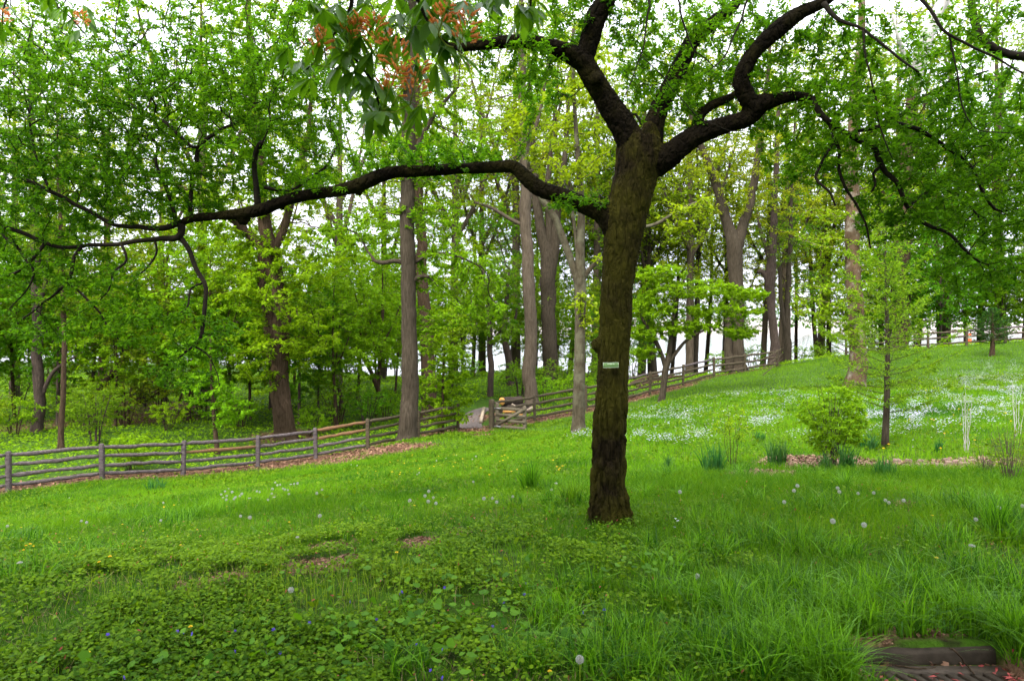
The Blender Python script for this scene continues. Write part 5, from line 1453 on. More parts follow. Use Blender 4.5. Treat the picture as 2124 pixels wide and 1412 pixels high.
V, Q = box(((x0 + x1) / 2, y0 + .035, gzl), (x1 - x0, .07, .03)); mk('frame_bar', V, [Q], M['iron'], gr)
nbar = 12
for k in range(nbar):
    x = x0 + .025 + (x1 - x0 - .05) * k / (nbar - 1)
    sh = .10
    L = y1 - y0 - .14
    Vb, Qb = box((0, 0, 0), (.034, L, .028))
    Vb[:, 0] += -Vb[:, 1] * .28
    mk('bar', Vb + [x, (y0 + y1) / 2, gzl], [Qb], M['iron'], gr)
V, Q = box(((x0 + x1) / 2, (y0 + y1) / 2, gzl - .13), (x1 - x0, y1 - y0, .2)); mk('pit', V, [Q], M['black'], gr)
def twig(label, pts, r):
    pts = np.array([[*p, r * (1 - .6 * i / len(pts))] for i, p in enumerate(pts)])
    rs = resample(pts, .02); rs[:, :3] += rng.normal(0, .002, (len(rs), 3))
    V, Q, T = tube(rs[:, :3], rs[:, 3], 6, True, .2)
    tag(mk('twig', V, [Q, T], M['bark_brown'], None, None, True, origin=pts[0, :3]), label, 'twig')
def gpl(px, py, dz):      # point on the gutter plane
    Y = (EYE - gzl - dz) * F / (py - HZ)
    return P(px, py, Y)
twig('crooked grey twig lying across the left end of the grate', [gpl(1790, 1402, .02), gpl(1815, 1400, .03), gpl(1832, 1388, .03), gpl(1852, 1376, .03)], .007)
twig('long thin twig leaning from the kerb down over the grate', [gpl(1972, 1343, .13), gpl(1985, 1352, .12), gpl(2003, 1376, .03), gpl(2013, 1390, .02), gpl(2022, 1398, .02)], .005)
twig('straight twig lying along the foot of the kerb', [gpl(1855, 1378, .02), gpl(1880, 1382, .02), gpl(1905, 1386, .02), gpl(1940, 1384, .015)], .004)

# ------------------------------------------------------------------ lawn: blades, ground leaves, flowers
def blades(X, Y, Hh, Wd, bend, tint, name, mat, label, seg=3, Z=None):
    n = len(X)
    Z = hgt(X, Y) if Z is None else Z
    a = rng.uniform(0, 2 * math.pi, n); yaw = rng.uniform(0, 2 * math.pi, n)
    side = np.column_stack([np.cos(yaw), np.sin(yaw), np.zeros(n)])
    ln = np.column_stack([np.cos(a), np.sin(a)])
    V = np.zeros((n, (seg + 1) * 2, 3))
    for k in range(seg + 1):
        u = k / seg
        out_ = bend * Hh * u ** 1.8
        c = np.column_stack([X + ln[:, 0] * out_, Y + ln[:, 1] * out_, Z - .01 + Hh * (u - .38 * np.minimum(bend, 1.3) * u ** 2.4)])
        ww = (Wd * (1 - u ** 1.6) * .5 + .0003)[:, None]
        V[:, 2 * k] = c - side * ww; V[:, 2 * k + 1] = c + side * ww
    o = (np.arange(n) * (seg + 1) * 2)[:, None]
    Q = np.stack([np.concatenate([o + 2 * k, o + 2 * k + 1, o + 2 * k + 3, o + 2 * k + 2], 1) for k in range(seg)], 1).reshape(-1, 4)
    ob = mk(name, V.reshape(-1, 3), [Q], mat, None, np.repeat(tint, seg))
    return tag(ob, label, kind='stuff')

def fan(n, y0, y1, margin=1.08, pw=1.0):
    """points spread over the seen part of the lawn between two distances"""
    u = rng.uniform(0, 1, n)
    Y = np.sqrt(y0 ** 2 + u * (y1 ** 2 - y0 ** 2)) if pw == 1.0 else y0 + (y1 - y0) * u ** pw
    X = rng.uniform(-.75 * margin, .75 * margin, n) * Y
    return X, Y

_fx = np.array([p[0] for p in FLW] + [p[0] for p in FRW]); _fy = np.array([p[1] for p in FLW] + [p[1] for p in FRW])
_o = np.argsort(_fx); _fx, _fy = _fx[_o], _fy[_o]
def fence_y(X): return np.interp(X, _fx, _fy)
def drain_free(X, Y):
    return ~((X > 1.64) & (X < 2.42) & (Y < 3.44) & ((X > 1.72) | (Y < 3.3)))
def noise2(X, Y, s, seed, o=3): return fbm(np.column_stack([X, Y]) * s, seed, o)

# near zone
X, Y = fan(150000, 2.5, 8.5)
pt = noise2(X, Y, .9, 101); sl_ = soil(X, Y)
right = np.clip((X / Y + .02) * 3.5, 0, 1)                 # lusher grass to the right, creeping plants to the left
pr = np.clip(.42 + .75 * right * (pt > .42) + .35 * (Y > 5), 0, 1) * np.clip(1 - sl_ * 1.3, 0, 1)
k = (rng.uniform(0, 1, len(X)) < pr) & drain_free(X, Y)
X, Y, pt, right = X[k], Y[k], pt[k], right[k]
n = len(X)
tn = np.clip(.38 + .9 * (noise2(X, Y, .45, 103) - .5) + .5 * (noise2(X, Y, 5, 104) - .5) + rng.uniform(-.3, .3, n) + .10 * (Y > 6), 0, 1)
Hh = rng.uniform(.05, .12, n) * (1 + .7 * (noise2(X, Y, 1.3, 105) - .4)) * (1 + .5 * right)
blades(X, Y, Hh, rng.uniform(.0025, .0052, n), rng.uniform(.15, 1.0, n), tn, 'short_grass', M['grass'], 'short foreground grass', 3)
# lush tufts
def tufts(cs, name, label):
    XX, YY, HH, WW, BB, TT = [], [], [], [], [], []
    for (cx_, cy_, r, h, nb2) in cs:
        a = rng.uniform(0, 6.28, nb2); q = np.sqrt(rng.uniform(0, 1, nb2)) * r
        XX.append(cx_ + np.cos(a) * q); YY.append(cy_ + np.sin(a) * q)
        HH.append(h * 1.2 * rng.uniform(.5, 1.1, nb2)); WW.append(rng.uniform(.0035, .0095, nb2)); BB.append(rng.uniform(.1, 1.25, nb2) ** 1.2); TT.append(np.clip(rng.uniform(0, 1, nb2) ** 1.3 + rng.uniform(-.12, .2), 0, 1))
    c = [np.concatenate(v) for v in (XX, YY, HH, WW, BB, TT)]
    k = drain_free(c[0], c[1]); c = [v[k] for v in c]
    return blades(*c, name, M['tuft'], label, 5)
cs = []
for a in ((1480, 1270, .16, .24, 260), (1560, 1300, .18, .28, 320), (1620, 1390, .20, .30, 420), (1700, 1400, .16, .30, 380), (1540, 1400, .18, .26, 320), (1450, 1360, .15, .22, 220), (1640, 1250, .16, .25, 260), (1720, 1290, .12, .27, 220), (1800, 1315, .10, .28, 220), (1795, 1250, .12, .26, 200), (1902, 1330, .09, .32, 260), (1900, 1240, .12, .26, 200), (1985, 1290, .12, .27, 200), (2040, 1315, .10, .24, 160),
          (2090, 1240, .16, .26, 240), (2010, 1200, .14, .22, 180), (2100, 1330, .12, .26, 200), (1400, 1250, .14, .2, 200), (1380, 1180, .16, .18, 180), (1150, 1290, .15, .2, 200), (1200, 1230, .14, .18, 160), (1300, 1330, .14, .2, 180), (1100, 1380, .15, .2, 180), (1250, 1400, .16, .22, 220), (1330, 1395, .14, .22, 200), (1480, 1150, .2, .2, 260), (1600, 1130, .22, .2, 260), (1720, 1150, .2, .2, 240), (1960, 1130, .2, .2, 220), (2080, 1090, .2, .24, 240), (2090, 1120, .18, .2, 200), (2085, 1375, .09, .26, 160), (2110, 1395, .1, .28, 200), (2120, 1350, .1, .26, 160), (1750, 1375, .06, .2, 110), (1740, 1405, .07, .22, 130), (2010, 1335, .06, .22, 90), (1850, 1335, .05, .2, 60), (1950, 1333, .05, .2, 60),
          (850, 1395, .12, .18, 110), (930, 1180, .1, .15, 90), (60, 1200, .3, .2, 320), (180, 1160, .3, .18, 260), (10, 1130, .35, .2, 300), (110, 1035, .4, .22, 240), (330, 1090, .35, .17, 240), (440, 1060, .4, .16, 240), (250, 1075, .4, .18, 240), (1180, 1050, .25, .2, 220), (1190, 1020, .25, .2, 200), (1480, 1090, .25, .18, 200), (1700, 1060, .3, .18, 240), (1960, 1060, .25, .2, 220), (2050, 1060, .2, .22, 200), (600, 1090, .35, .14, 200), (780, 1090, .3, .12, 160)):
    q = gp(a[0], a[1]); cs.append((q[0], q[1], *a[2:]))
for _ in range(110):
    x, y = fan(1, 2.6, 8.5); 
    cs.append((x[0], y[0], rng.uniform(.04, .12), rng.uniform(.1, .2) * (1.15 if x[0] > 0 else .8), int(rng.uniform(25, 80) * (1.3 if x[0] > 0 else .6))))
tufts(cs, 'tall_grass', 'lush tall grass in the foreground')

# creeping ground leaves (rounded), mostly lower left and centre
def rounds(X, Y, Zup, R, name, mat, label, tint, tilt=.35, lobes=0):
    n = len(X); Z = hgt(X, Y) + Zup
    Nn = upn(n, tilt)
    a0 = rng.uniform(0, 6.28, n); ref = np.column_stack([np.cos(a0), np.sin(a0), np.zeros(n)])
    S = norm(np.cross(Nn, ref)); D = np.cross(S, Nn)
    C = np.column_stack([X, Y, Z])
    ang = np.linspace(0, 2 * math.pi, 8)[:-1] + .45
    rad = np.array([1, 1.02, .98, 1, .98, 1.02, 1]) if not lobes else np.array([.95, 1.05, 1.0, .55, 1.0, 1.05, .95])
    V = np.stack([C + (D * math.cos(a) + S * math.sin(a)) * (R * r)[:, None] + Nn * (R * .12 * abs(math.sin(a)))[:, None] for a, r in zip(ang, rad)], 1)
    Q = np.arange(n * 7).reshape(-1, 7)
    return tag(mk(name, V.reshape(-1, 3), [Q], mat, None, tint), label, kind='stuff')
X, Y = fan(420000, 2.5, 7.5)
left = np.clip(.55 - (X / Y) * 1.1, 0.12, 1)
pr = left * np.clip((noise2(X, Y, 2.6, 111) - .36) * 6, 0.02, 1) * np.clip(1.3 - (Y - 4.2) / 1.6, .06, 1) * np.clip(1 - soil(X, Y) * 1.4, 0, 1) * (.35 + .65 * (noise2(X, Y, .8, 112) > .45))
k = (rng.uniform(0, 1, len(X)) < pr) & drain_free(X, Y)
X, Y = X[k], Y[k]; n = len(X)
tn = np.clip(.45 + .9 * (noise2(X, Y, .7, 113) - .5) + rng.uniform(-.35, .35, n), 0, 1)
rounds(X, Y, (.02 + .10 * noise2(X, Y, 3.5, 114)) * rng.uniform(.5, 1.15, n), rng.uniform(.005, .013, n), 'ground_ivy', M['cover'], 'creeping ground ivy in the foreground', tn, .4)
# violet leaves in loose patches
XX, YY = [], []
for px, py, m_, r in ((760, 1230, 60, .35), (860, 1300, 150, .34), (940, 1330, 130, .3), (1000, 1260, 70, .3), (1080, 1250, 70, .3), (700, 1370, 90, .35), (1040, 1380, 80, .3), (1180, 1330, 70, .25), (1280, 1180, 50, .22), (1350, 1200, 60, .2), (620, 1390, 90, .4), (300, 1390, 40, .3), (250, 1400, 30, .25), (1480, 1320, 30, .2), (1560, 1240, 30, .2), (1250, 1350, 60, .25), (820, 1400, 70, .3), (2080, 1290, 25, .18), (1150, 1220, 50, .3)):
    q = gp(px, py); a = rng.uniform(0, 6.28, m_); s = np.sqrt(rng.uniform(0, 1, m_)) * r
    XX.append(q[0] + np.cos(a) * s * 1.6); YY.append(q[1] + np.sin(a) * s * .8)
X, Y = np.concatenate(XX), np.concatenate(YY); k = rng.uniform(0, 1, len(X)) < .4; X, Y = X[k], Y[k]; n = len(X)
rounds(X, Y, rng.uniform(.05, .14, n), rng.uniform(.012, .030, n), 'violet_leaves', M['violet_leaf'], 'heart shaped violet leaves in the foreground', rng.uniform(0, 1, n), .35, 1)
# pale seed stalks
XX, YY = [], []
for px, py, m_, r in ((560, 1225, 260, .75), (700, 1240, 180, .5), (440, 1250, 120, .5), (880, 1200, 90, .4), (300, 1300, 60, .6), (1000, 1180, 60, .4), (1600, 1110, 50, .5), (1800, 1120, 50, .5)):
    q = gp(px, py); a = rng.uniform(0, 6.28, m_); s = np.sqrt(rng.uniform(0, 1, m_)) * r
    XX.append(q[0] + np.cos(a) * s * 1.5); YY.append(q[1] + np.sin(a) * s * .5)
X, Y = np.concatenate(XX), np.concatenate(YY); n = len(X)
blades(X, Y, rng.uniform(.10, .22, n), rng.uniform(.0022, .004, n), rng.uniform(.05, .4, n), rng.uniform(0, 1, n), 'seed_stalks', M['stalk'], 'pale yellow green seed stalks', 3)
# mid and far lawn
X, Y = fan(230000, 7.5, 21)
k = (Y < fence_y(X) - .25) & (rng.uniform(0, 1, len(X)) < 1 - soil(X, Y) * .96)
X, Y = X[k], Y[k]; n = len(X)
tn = np.clip(.58 + 1.1 * (noise2(X, Y, .33, 121) - .5) + .9 * (noise2(X, Y, 2.5, 122) - .5) + rng.uniform(-.3, .3, n), 0, 1)
blades(X, Y, rng.uniform(.05, .13, n) * (.7 + .9 * noise2(X, Y, .8, 123)), rng.uniform(.006, .013, n), rng.uniform(.15, .9, n), tn, 'lawn_grass', M['grass'], 'bright mid distance lawn grass', 2)
X, Y = fan(200000, 20, 52)
k = (Y < fence_y(X) - .2) & (rng.uniform(0, 1, len(X)) < 1 - soil(X, Y) * .96)
X, Y = X[k], Y[k]; n = len(X)
tn = np.clip(.6 + .8 * (noise2(X, Y, .25, 125) - .5) + .6 * (noise2(X, Y, 1.5, 126) - .5) + rng.uniform(-.3, .3, n), 0, 1)
blades(X, Y, rng.uniform(.06, .17, n), rng.uniform(.010, .024, n), rng.uniform(.15, .8, n), tn, 'hill_grass', M['grass'], 'grass on the far slope of the lawn', 2)
cs = []
for _ in range(420):
    x, y = fan(1, 7.5, 24); x, y = x[0], y[0]
    if y < fence_y(x) - .5 and noise2(np.array([x]), np.array([y]), .3, 151)[0] > .42:
        cs.append((x, y, rng.uniform(.08, .3), rng.uniform(.10, .2), int(rng.uniform(30, 90))))
tufts(cs, 'lawn_tufts', 'darker tufts of long grass scattered over the lawn')
X, Y = fan(90000, 3.0, 30)
k = (Y < fence_y(X) - .3) & (noise2(X, Y, .6, 152) > .42) & drain_free(X, Y) & (soil(X, Y) < .5)
X, Y = X[k], Y[k]; n = len(X)
C = np.column_stack([X, Y, hgt(X, Y) + rng.uniform(.01, .07, n)])
dv = rng.normal(0, 1, (n, 3)); dv[:, 2] = np.abs(dv[:, 2]) * .55; L = rng.uniform(.025, .075, n) * (.55 + Y / 18)
V, Q = kites(C, dv, upn(n, .6), L, L * rng.uniform(.3, .6, n))
tag(mk('lawn_weeds', V, [Q], M['cover'], None, np.clip(.55 * noise2(X, Y, 1.2, 153) + rng.uniform(-.2, .4, n) - .004 * Y, 0, 1)), 'low broad leaved weeds mixed through the lawn', kind='stuff')
M['straw'] = tintmat('dead grass', (0.12, 0.085, 0.035), (0.30, 0.235, 0.11), 0.8, 0.2)
X, Y = fan(15000, 2.6, 18, 1.08, 1.4)
k = (Y < fence_y(X) - .3) & drain_free(X, Y) & (noise2(X, Y, .9, 161) > .42)
X, Y = X[k], Y[k]; n = len(X)
blades(X, Y, rng.uniform(.04, .13, n), rng.uniform(.002, .004, n) * (.7 + Y / 9), rng.uniform(.3, 1.6, n), rng.uniform(0, 1, n), 'dry_grass', M['straw'], 'dry straw coloured blades mixed into the lawn', 3)
# woodland floor cover behind the fence
X, Y = fan(150000, 20, 75, 1.15)
k = (Y > fence_y(X) + .3) & (hgt(X, Y) > WZ + .1) & (rng.uniform(0, 1, len(X)) < np.clip(1.15 - soil(X, Y) * .8 - .3 * noise2(X, Y, .3, 128), 0, 1)) & ~((np.abs(X + 1.6) < 1.1) & (Y > 28) & (Y < 42))
X, Y = X[k], Y[k]; n = len(X)
tn = np.clip(.4 + 1.0 * (noise2(X, Y, .25, 129) - .5) + rng.uniform(-.35, .35, n), 0, 1)
C = np.column_stack([X, Y, hgt(X, Y) + rng.uniform(0, .3, n) * noise2(X, Y, .6, 130)])
dv = rng.normal(0, 1, (n, 3)); dv[:, 2] = np.abs(dv[:, 2]) * .5
V, Q = kites(C, dv, upn(n, .5), rng.uniform(.07, .2, n), rng.uniform(.05, .11, n))
tag(mk('woodland_undergrowth', V, [Q], M['leaf_lime'], None, tn), 'leafy undergrowth on the woodland floor', kind='stuff')
# dead leaves where the ground is bare, and chips
def litter(n0, y0, y1, ll, name, label, mat, thr=.35):
    X, Y = fan(n0, y0, y1, 1.1); s = soil(X, Y)
    k = (rng.uniform(0, 1, n0) < (s > thr) * s)
    X, Y = X[k], Y[k]; n = len(X)
    if n == 0: return
    C = np.column_stack([X, Y, hgt(X, Y) + rng.uniform(.004, .03, n) * min(1, ll[1] * 12)])
    dv = rng.normal(0, 1, (n, 3)); dv[:, 2] *= .25; L = rng.uniform(*ll, n)
    V, Q = kites(C, dv, upn(n, .35), L, L * rng.uniform(.45, .8, n), .22)
    tag(mk(name, V, [Q], mat, None, rng.uniform(0, 1, n) ** 1.3), label, kind='stuff')
litter(150000, 2.6, 8, (.012, .04), 'dead_leaves', 'brown dead leaves in gaps of the near lawn', M['dead_leaf'])
litter(120000, 8, 13, (.02, .07), 'wood_chips', 'pale wood chips of the mulch bed', M['chip'], .3)
litter(170000, 13, 45, (.06, .13), 'leaf_litter', 'leaf litter along the fences', M['dead_leaf'])
# reddish fallen flowers, scattered thin
X, Y = fan(900, 2.6, 7); k = drain_free(X, Y); X, Y = X[k], Y[k]; n = len(X)
C = np.column_stack([X, Y, hgt(X, Y) + rng.uniform(.03, .1, n)])
V, Q = kites(C, rng.normal(0, 1, (n, 3)), upn(n, .6), rng.uniform(.012, .03, n), .008)
nx_ = 90
Xd, Yd = rng.uniform(1.7, 2.6, nx_), rng.uniform(3.1, 3.33, nx_); Xd[30:] = rng.uniform(2.25, 2.55, 60)
zd = np.where((Yd < 3.285) & (Xd < 2.34), gzl + .022, hgt(Xd, Yd) + .012)
V2, Q2 = kites(np.column_stack([Xd, Yd, zd]), rng.normal(0, 1, (nx_, 3)) * [1, 1, .15], upn(nx_, .3), rng.uniform(.02, .045, nx_), .011)
tag(mk('fallen_petals', np.concatenate([V, V2]), [np.concatenate([Q, Q2 + len(V)])], M['petal_red'], None, rng.uniform(0, 1, n + nx_)), 'reddish fallen flowers on grass and gutter', kind='stuff')
# white wild flowers in drifts on the right slope
XX, YY = [], []
for x0, x1, y0, y1, m_ in ((1300, 1470, 853, 890, 900), (1490, 1690, 812, 842, 900), (1355, 1465, 902, 922, 420), (1540, 1620, 862, 895, 420), (1785, 1985, 850, 892, 2300), (1950, 2070, 774, 816, 1700), (2010, 2124, 748, 772, 900), (2065, 2124, 790, 825, 1100), (1700, 1800, 770, 800, 500), (1800, 1960, 790, 850, 1100), (1990, 2124, 820, 870, 1300), (1310, 1340, 905, 925, 160), (1650, 1700, 880, 920, 200), (1185, 1230, 900, 915, 120), (1500, 1900, 780, 800, 350)):
    m2 = int(m_ * 2.6)
    px = (x0 + x1) / 2 + rng.normal(0, .36, m2) * (x1 - x0); py = (y0 + y1) / 2 + rng.normal(0, .40, m2) * (y1 - y0)
    nz = fbm(np.column_stack([px / 26, py / 7]), 141)
    k = np.where((nz + rng.uniform(-.14, .14, m2) > .56) & (px < 2150))[0][:int(m_ * 1.1)]
    XX += px[k].tolist(); YY += py[k].tolist()
px, py = np.array(XX), np.array(YY)
# vectorised ground hit
yy = np.geomspace(5, 60, 160); bestY = np.full(len(px), 60.0)
for s in range(0, len(px), 400):
    a, b = px[s:s + 400, None], py[s:s + 400, None]
    Xr = (a - CX) / F * yy; Zr = EYE - (b - HZ) / F * yy
    d = Zr - hgt(Xr.ravel(), np.tile(yy, len(a)), False).reshape(Xr.shape)
    bestY[s:s + 400] = yy[np.argmax(d < 0, 1)]
bestY *= rng.uniform(.99, 1.01, len(px))
X, Y = (px - CX) / F * bestY, bestY; n = len(X)
C = np.column_stack([X, Y, hgt(X, Y) + rng.uniform(.08, .16, n)])
al = []
R = rng.uniform(.006, .0105, n)
ang = rng.uniform(0, 6.28, n)
Vs, Qs, o = [], [], 0
Nn = norm(np.column_stack([rng.normal(0, .5, n), rng.normal(-.5, .5, n), np.ones(n)]))
for k in range(4):
    a = ang + k * math.pi / 2
    V, Q = kites(C, np.column_stack([np.cos(a), np.sin(a), rng.uniform(-.1, .5, n)]), Nn, R * 1.5, R)
    Vs.append(V); Qs.append(Q + o); o += len(V)
tag(mk('white_wildflowers', np.concatenate(Vs), [np.concatenate(Qs)], M['petal_white'], None, np.tile(rng.uniform(0, 1, n), 4)), 'drifts of tiny white wildflowers on the slope', kind='stuff')

# dandelions: one of each kind, then copies
def dandelion_clock(r=.019, h=.2, seed=1, flat=1.0):
    r_ = np.random.default_rng(seed)
    root = empty('dandelion_clock', (0, 0, 0), 'white dandelion seed head standing in the lawn', 'dandelion', 'white dandelion seed heads on the lawn')
    V, Q, T = tube(np.array([[0, 0, -.02], [.004, .002, h * .5], [0, 0, h]]), [.0022, .0019, .0016], 5); mk('stem', V, [Q, T], M['stalk'], root, np.full(len(Q) + len(T), .5))
    n = 150
    i = np.arange(n) + .5; ph = np.arccos(1 - 2 * i / n); th = math.pi * (1 + 5 ** .5) * i
    d = np.column_stack([np.cos(th) * np.sin(ph), np.sin(th) * np.sin(ph), np.cos(ph)])
    if flat < 1: d = d[d[:, 2] > -.1]; n = len(d)
    c = np.array([0, 0, h]); d2 = d * np.array([1, 1, flat])
    V1, Q1 = sticks(np.tile(c, (n, 1)) + d2 * r * .2, c + d2 * r, np.full(n, .00022), np.full(n, .00022))
    mbf = MB(); mbf.add(V1, Q1, None, .2)
    for k in range(3):
        rv = norm(np.cross(d, r_.normal(0, 1, (n, 3))) + d * .35)
        V2, Q2 = kites(c + d2 * r * .93, rv, d, r * .30, r * .10); mbf.add(V2, Q2, None, r_.uniform(.3, 1))
    hd = mbf.build('seed_head', M['fluff'], root)
    Vb, Qb, Tb = tube(np.array([c - [0, 0, r * .22], c, c + [0, 0, r * .2]]), [r * .12, r * .22, r * .1], 7); mk('core', Vb, [Qb, Tb], M['dead_leaf'], root, np.full(len(Qb) + len(Tb), .3))
    return root
def dandelion_flower():
    root = empty('dandelion_flower', (0, 0, 0), 'yellow dandelion flower open in the lawn', 'dandelion', 'yellow dandelion flowers on the lawn')
    h = .11
    V, Q, T = tube(np.array([[0, 0, -.02], [.003, .002, h * .5], [0, 0, h]]), [.002, .0018, .002], 5); mk('stem', V, [Q, T], M['stalk'], root, np.full(len(Q) + len(T), .5))
    mbf = MB()
    for ring, (m_, L, up) in enumerate(((18, .019, .25), (14, .014, .6), (9, .009, 1.3))):
        a = np.arange(m_) * 6.283 / m_ + ring * .2
        V, Q = kites(np.tile([0, 0, h + ring * .0015], (m_, 1)), np.column_stack([np.cos(a), np.sin(a), np.full(m_, up)]), np.tile([0, 0, 1.0], (m_, 1)), L, .005); mbf.add(V, Q, None, rng.uniform(0, 1, m_))
    mbf.build('flower_head', M['petal_yellow'], root)
    return root
def violet_flower():
    root = empty('violet_flower', (0, 0, 0), 'small blue violet flower among the foreground leaves', 'violet', 'violet flowers in the foreground')
    h = .105
    V, Q, T = tube(np.array([[0, 0, -.02], [.003, 0, h * .6], [.006, -.004, h], [.007, -.008, h - .004]]), [.0012, .001, .0009, .0008], 5); mk('stem', V, [Q, T], M['stalk'], root, np.full(len(Q) + len(T), .4))
    c = np.array([.007, -.008, h - .004])
    a = np.array([.9, 2.25, -.35, 3.5, -1.57]); mbf = MB()
    V, Q = kites(np.tile(c, (5, 1)), np.column_stack([np.cos(a), np.full(5, -.35), np.sin(a)]), np.tile([0, -1.0, .2], (5, 1)), .0125, .0095); mbf.add(V, Q, None, rng.uniform(0, 1, 5))
    mbf.build('petals', M['petal_violet'], root)
    return root
def place(proto, px, py, s, label=None, first=[None]):
    q = gp(px, py)
    o = put(proto, q[0], q[1], rng.uniform(0, 6.28), s, label, 0.0, rng.uniform(-.15, .15))
    return o
dc = dandelion_clock(); df = dandelion_flower(); vf = violet_flower(); dcf = dandelion_clock(.019, .2, 3, .45)
def head_at(proto, px, py, h, s, label=None):
    """put a flower so that its head (height h*s above ground) appears at (px,py)"""
    yy = _ys[:700]; X = (px - CX) / F * yy
    d = EYE - (py - HZ) / F * yy - h * s - hgt(X, yy)
    k = int(np.argmax(d < 0)); y = yy[k]
    if k: y = yy[k - 1] + (yy[k] - yy[k - 1]) * d[k - 1] / (d[k - 1] - d[k] + 1e-9)
    x = (px - CX) / F * y
    o = put(proto, x, y, rng.uniform(0, 6.28), s, label)
    o.rotation_euler = (rng.uniform(-.06, .06), rng.uniform(-.06, .06), rng.uniform(0, 6.28))
    return o
head_at(dc, 1200, 1364, .2, .9, 'large white dandelion seed head nearest the camera at the bottom')
head_at(dc, 1725, 1080, .2, .95, 'tall round white seed head right of the near trunk')
head_at(dc, 1790, 1088, .2, .92, 'greyish seed head on a slanting stalk beside the tall white one')
head_at(dcf, 2013, 1131, .2, .95, 'half blown flat topped white seed head at the right')
head_at(dc, 1444, 1195, .2, .8, 'white seed head in tall grass below and right of the near trunk')
head_at(dc, 601, 1222, .2, .8, 'lone pale seed head among the yellowish stalks at left')
head_at(dcf, 43, 1167, .2, .8, 'flat topped seed head near the left edge')
for a in ((15, 1091), (169, 1080), (178, 1083), (333, 1079), (500, 1070), (518, 1073), (663, 1070), (618, 1113), (340, 1042), (144, 1032), (460, 1025), (466, 1019), (470, 1036), (462, 1032), (481, 1020), (486, 1031), (484, 1034), (471, 1028), (498, 1028), (502, 1024), (516, 1033), (474, 1013), (533, 1019), (538, 1020), (565, 1014), (565, 1023), (570, 1031), (575, 1006), (587, 1013), (590, 1015), (596, 1016), (600, 1024), (604, 1004), (611, 1003), (618, 1002), (657, 1022), (668, 1015), (580, 1005), (571, 1000), (556, 1036),
          (891, 1018), (883, 1028), (889, 1039), (903, 1043), (897, 1032), (851, 1038), (1006, 1033), (1020, 1033), (1064, 1030), (1032, 1041), (1143, 1015), (1151, 1002), (1412, 1020), (1648, 1017), (1624, 1040), (1834, 1037), (1846, 1042), (1875, 1038), (2025, 1077), (1779, 1023), (2121, 1049), (2073, 1053), (1654, 1007), (1738, 1012), (1742, 1020), (1812, 1022), (946, 944), (905, 955), (740, 965), (728, 963), (870, 980), (866, 984), (982, 999), (926, 950), (980, 952), (988, 946)):
    head_at(dc if rng.uniform() < .8 else dcf, a[0], a[1], .2, rng.uniform(.6, .85), 'white dandelion seed head standing in the lawn')
for a in ((157, 1153), (180, 1167), (205, 1165), (220, 1155), (227, 1154), (396, 1300), (182, 1353), (361, 1047), (340, 1051), (552, 1171), (1140, 1391), (1935, 1069), (1941, 1156), (50, 1140), (62, 1128), (70, 1132), (255, 1030), (470, 1050), (600, 1082), (822, 1145), (860, 1048)):
    head_at(df, a[0], a[1], .11, rng.uniform(.6, .85), 'yellow dandelion flower open in the lawn')
for _ in range(40):
    head_at(df, rng.uniform(740, 1180), rng.uniform(940, 985), .11, rng.uniform(.8, 1.1))
for _ in range(30):
    head_at(df, rng.uniform(10, 420), rng.uniform(1085, 1160), .11, rng.uniform(.35, .6))
for _ in range(24):
    head_at(df, rng.uniform(1780, 2120), rng.uniform(800, 930), .11, rng.uniform(.9, 1.3))
for a in ((220, 1314), (370, 1310), (385, 1308), (393, 1315), (488, 1352), (512, 1365), (554, 1356), (580, 1352), (489, 1309), (573, 1305), (180, 1397), (242, 1387), (257, 1407), (921, 1217), (828, 1233), (820, 1236), (832, 1229), (1094, 1211), (1090, 1233), (1043, 1247), (1250, 1263), (888, 1388), (923, 1403), (779, 1282), (1211, 1268), (720, 1250), (1024, 1300), (913, 1345), (868, 1337), (640, 1290), (530, 1330), (1652, 1222), (1652, 1243)):
    head_at(vf, a[0], a[1], .1, rng.uniform(.7, 1.0))

# sword-leaved clumps
def clump(label, px, py, hpx, wpx, nb2, mat='iris', wid=.018, name='leaf_clump', bend=.5):
    q = gp(px, py); h = 1.4 * hpx / F * q[1]; r = 1.15 * wpx / 2 / F * q[1]; nb2 = int(nb2 * 1.4)
    root = empty(name, q, label, 'plant', None)
    a = rng.uniform(0, 6.28, nb2); s = np.sqrt(rng.uniform(0, 1, nb2)) * r * .5
    XX, YY = q[0] + np.cos(a) * s, q[1] + np.sin(a) * s
    ob = blades(XX, YY, h * rng.uniform(.6, 1.05, nb2), np.full(nb2, wid) * rng.uniform(.7, 1.2, nb2), rng.uniform(.05, bend, nb2), rng.uniform(0, 1, nb2), 'leaves', M[mat], None, 4)
    for key in ('kind', 'label'):
        if key in ob: del ob[key]
    ob.parent = root; ob.matrix_parent_inverse = Matrix.Translation(-Vector([float(c) for c in q]))
    return root
clump('broad clump of green sword leaves left of the round shrub', 1612, 965, 46, 62, 70)
clump('taller loose clump of sword leaves farther left in the bed', 1478, 985, 55, 70, 70)
clump('low clump of sword leaves in front of the round shrub, to its right', 1835, 994, 38, 70, 70)
clump('bluish sword leaves at the foot of the young larch', 1808, 935, 32, 34, 50)
clump('small bluish sword leaves between shrub and larch', 1788, 930, 24, 26, 36)
clump('dark sword leaves under the round shrub', 1755, 978, 48, 60, 60)
clump('dark sword leaves at the left foot of the round shrub', 1712, 980, 36, 40, 40)
clump('small bluish leaf clump on the slope above the bed', 1578, 915, 22, 34, 36)
clump('tall dark grass clump alone on the lawn left of the near trunk', 1098, 1022, 62, 60, 150, 'tuft', .009, 'grass_clump', .6)
clump('small sword leaf clump right of the near trunk', 1386, 972, 26, 24, 30)
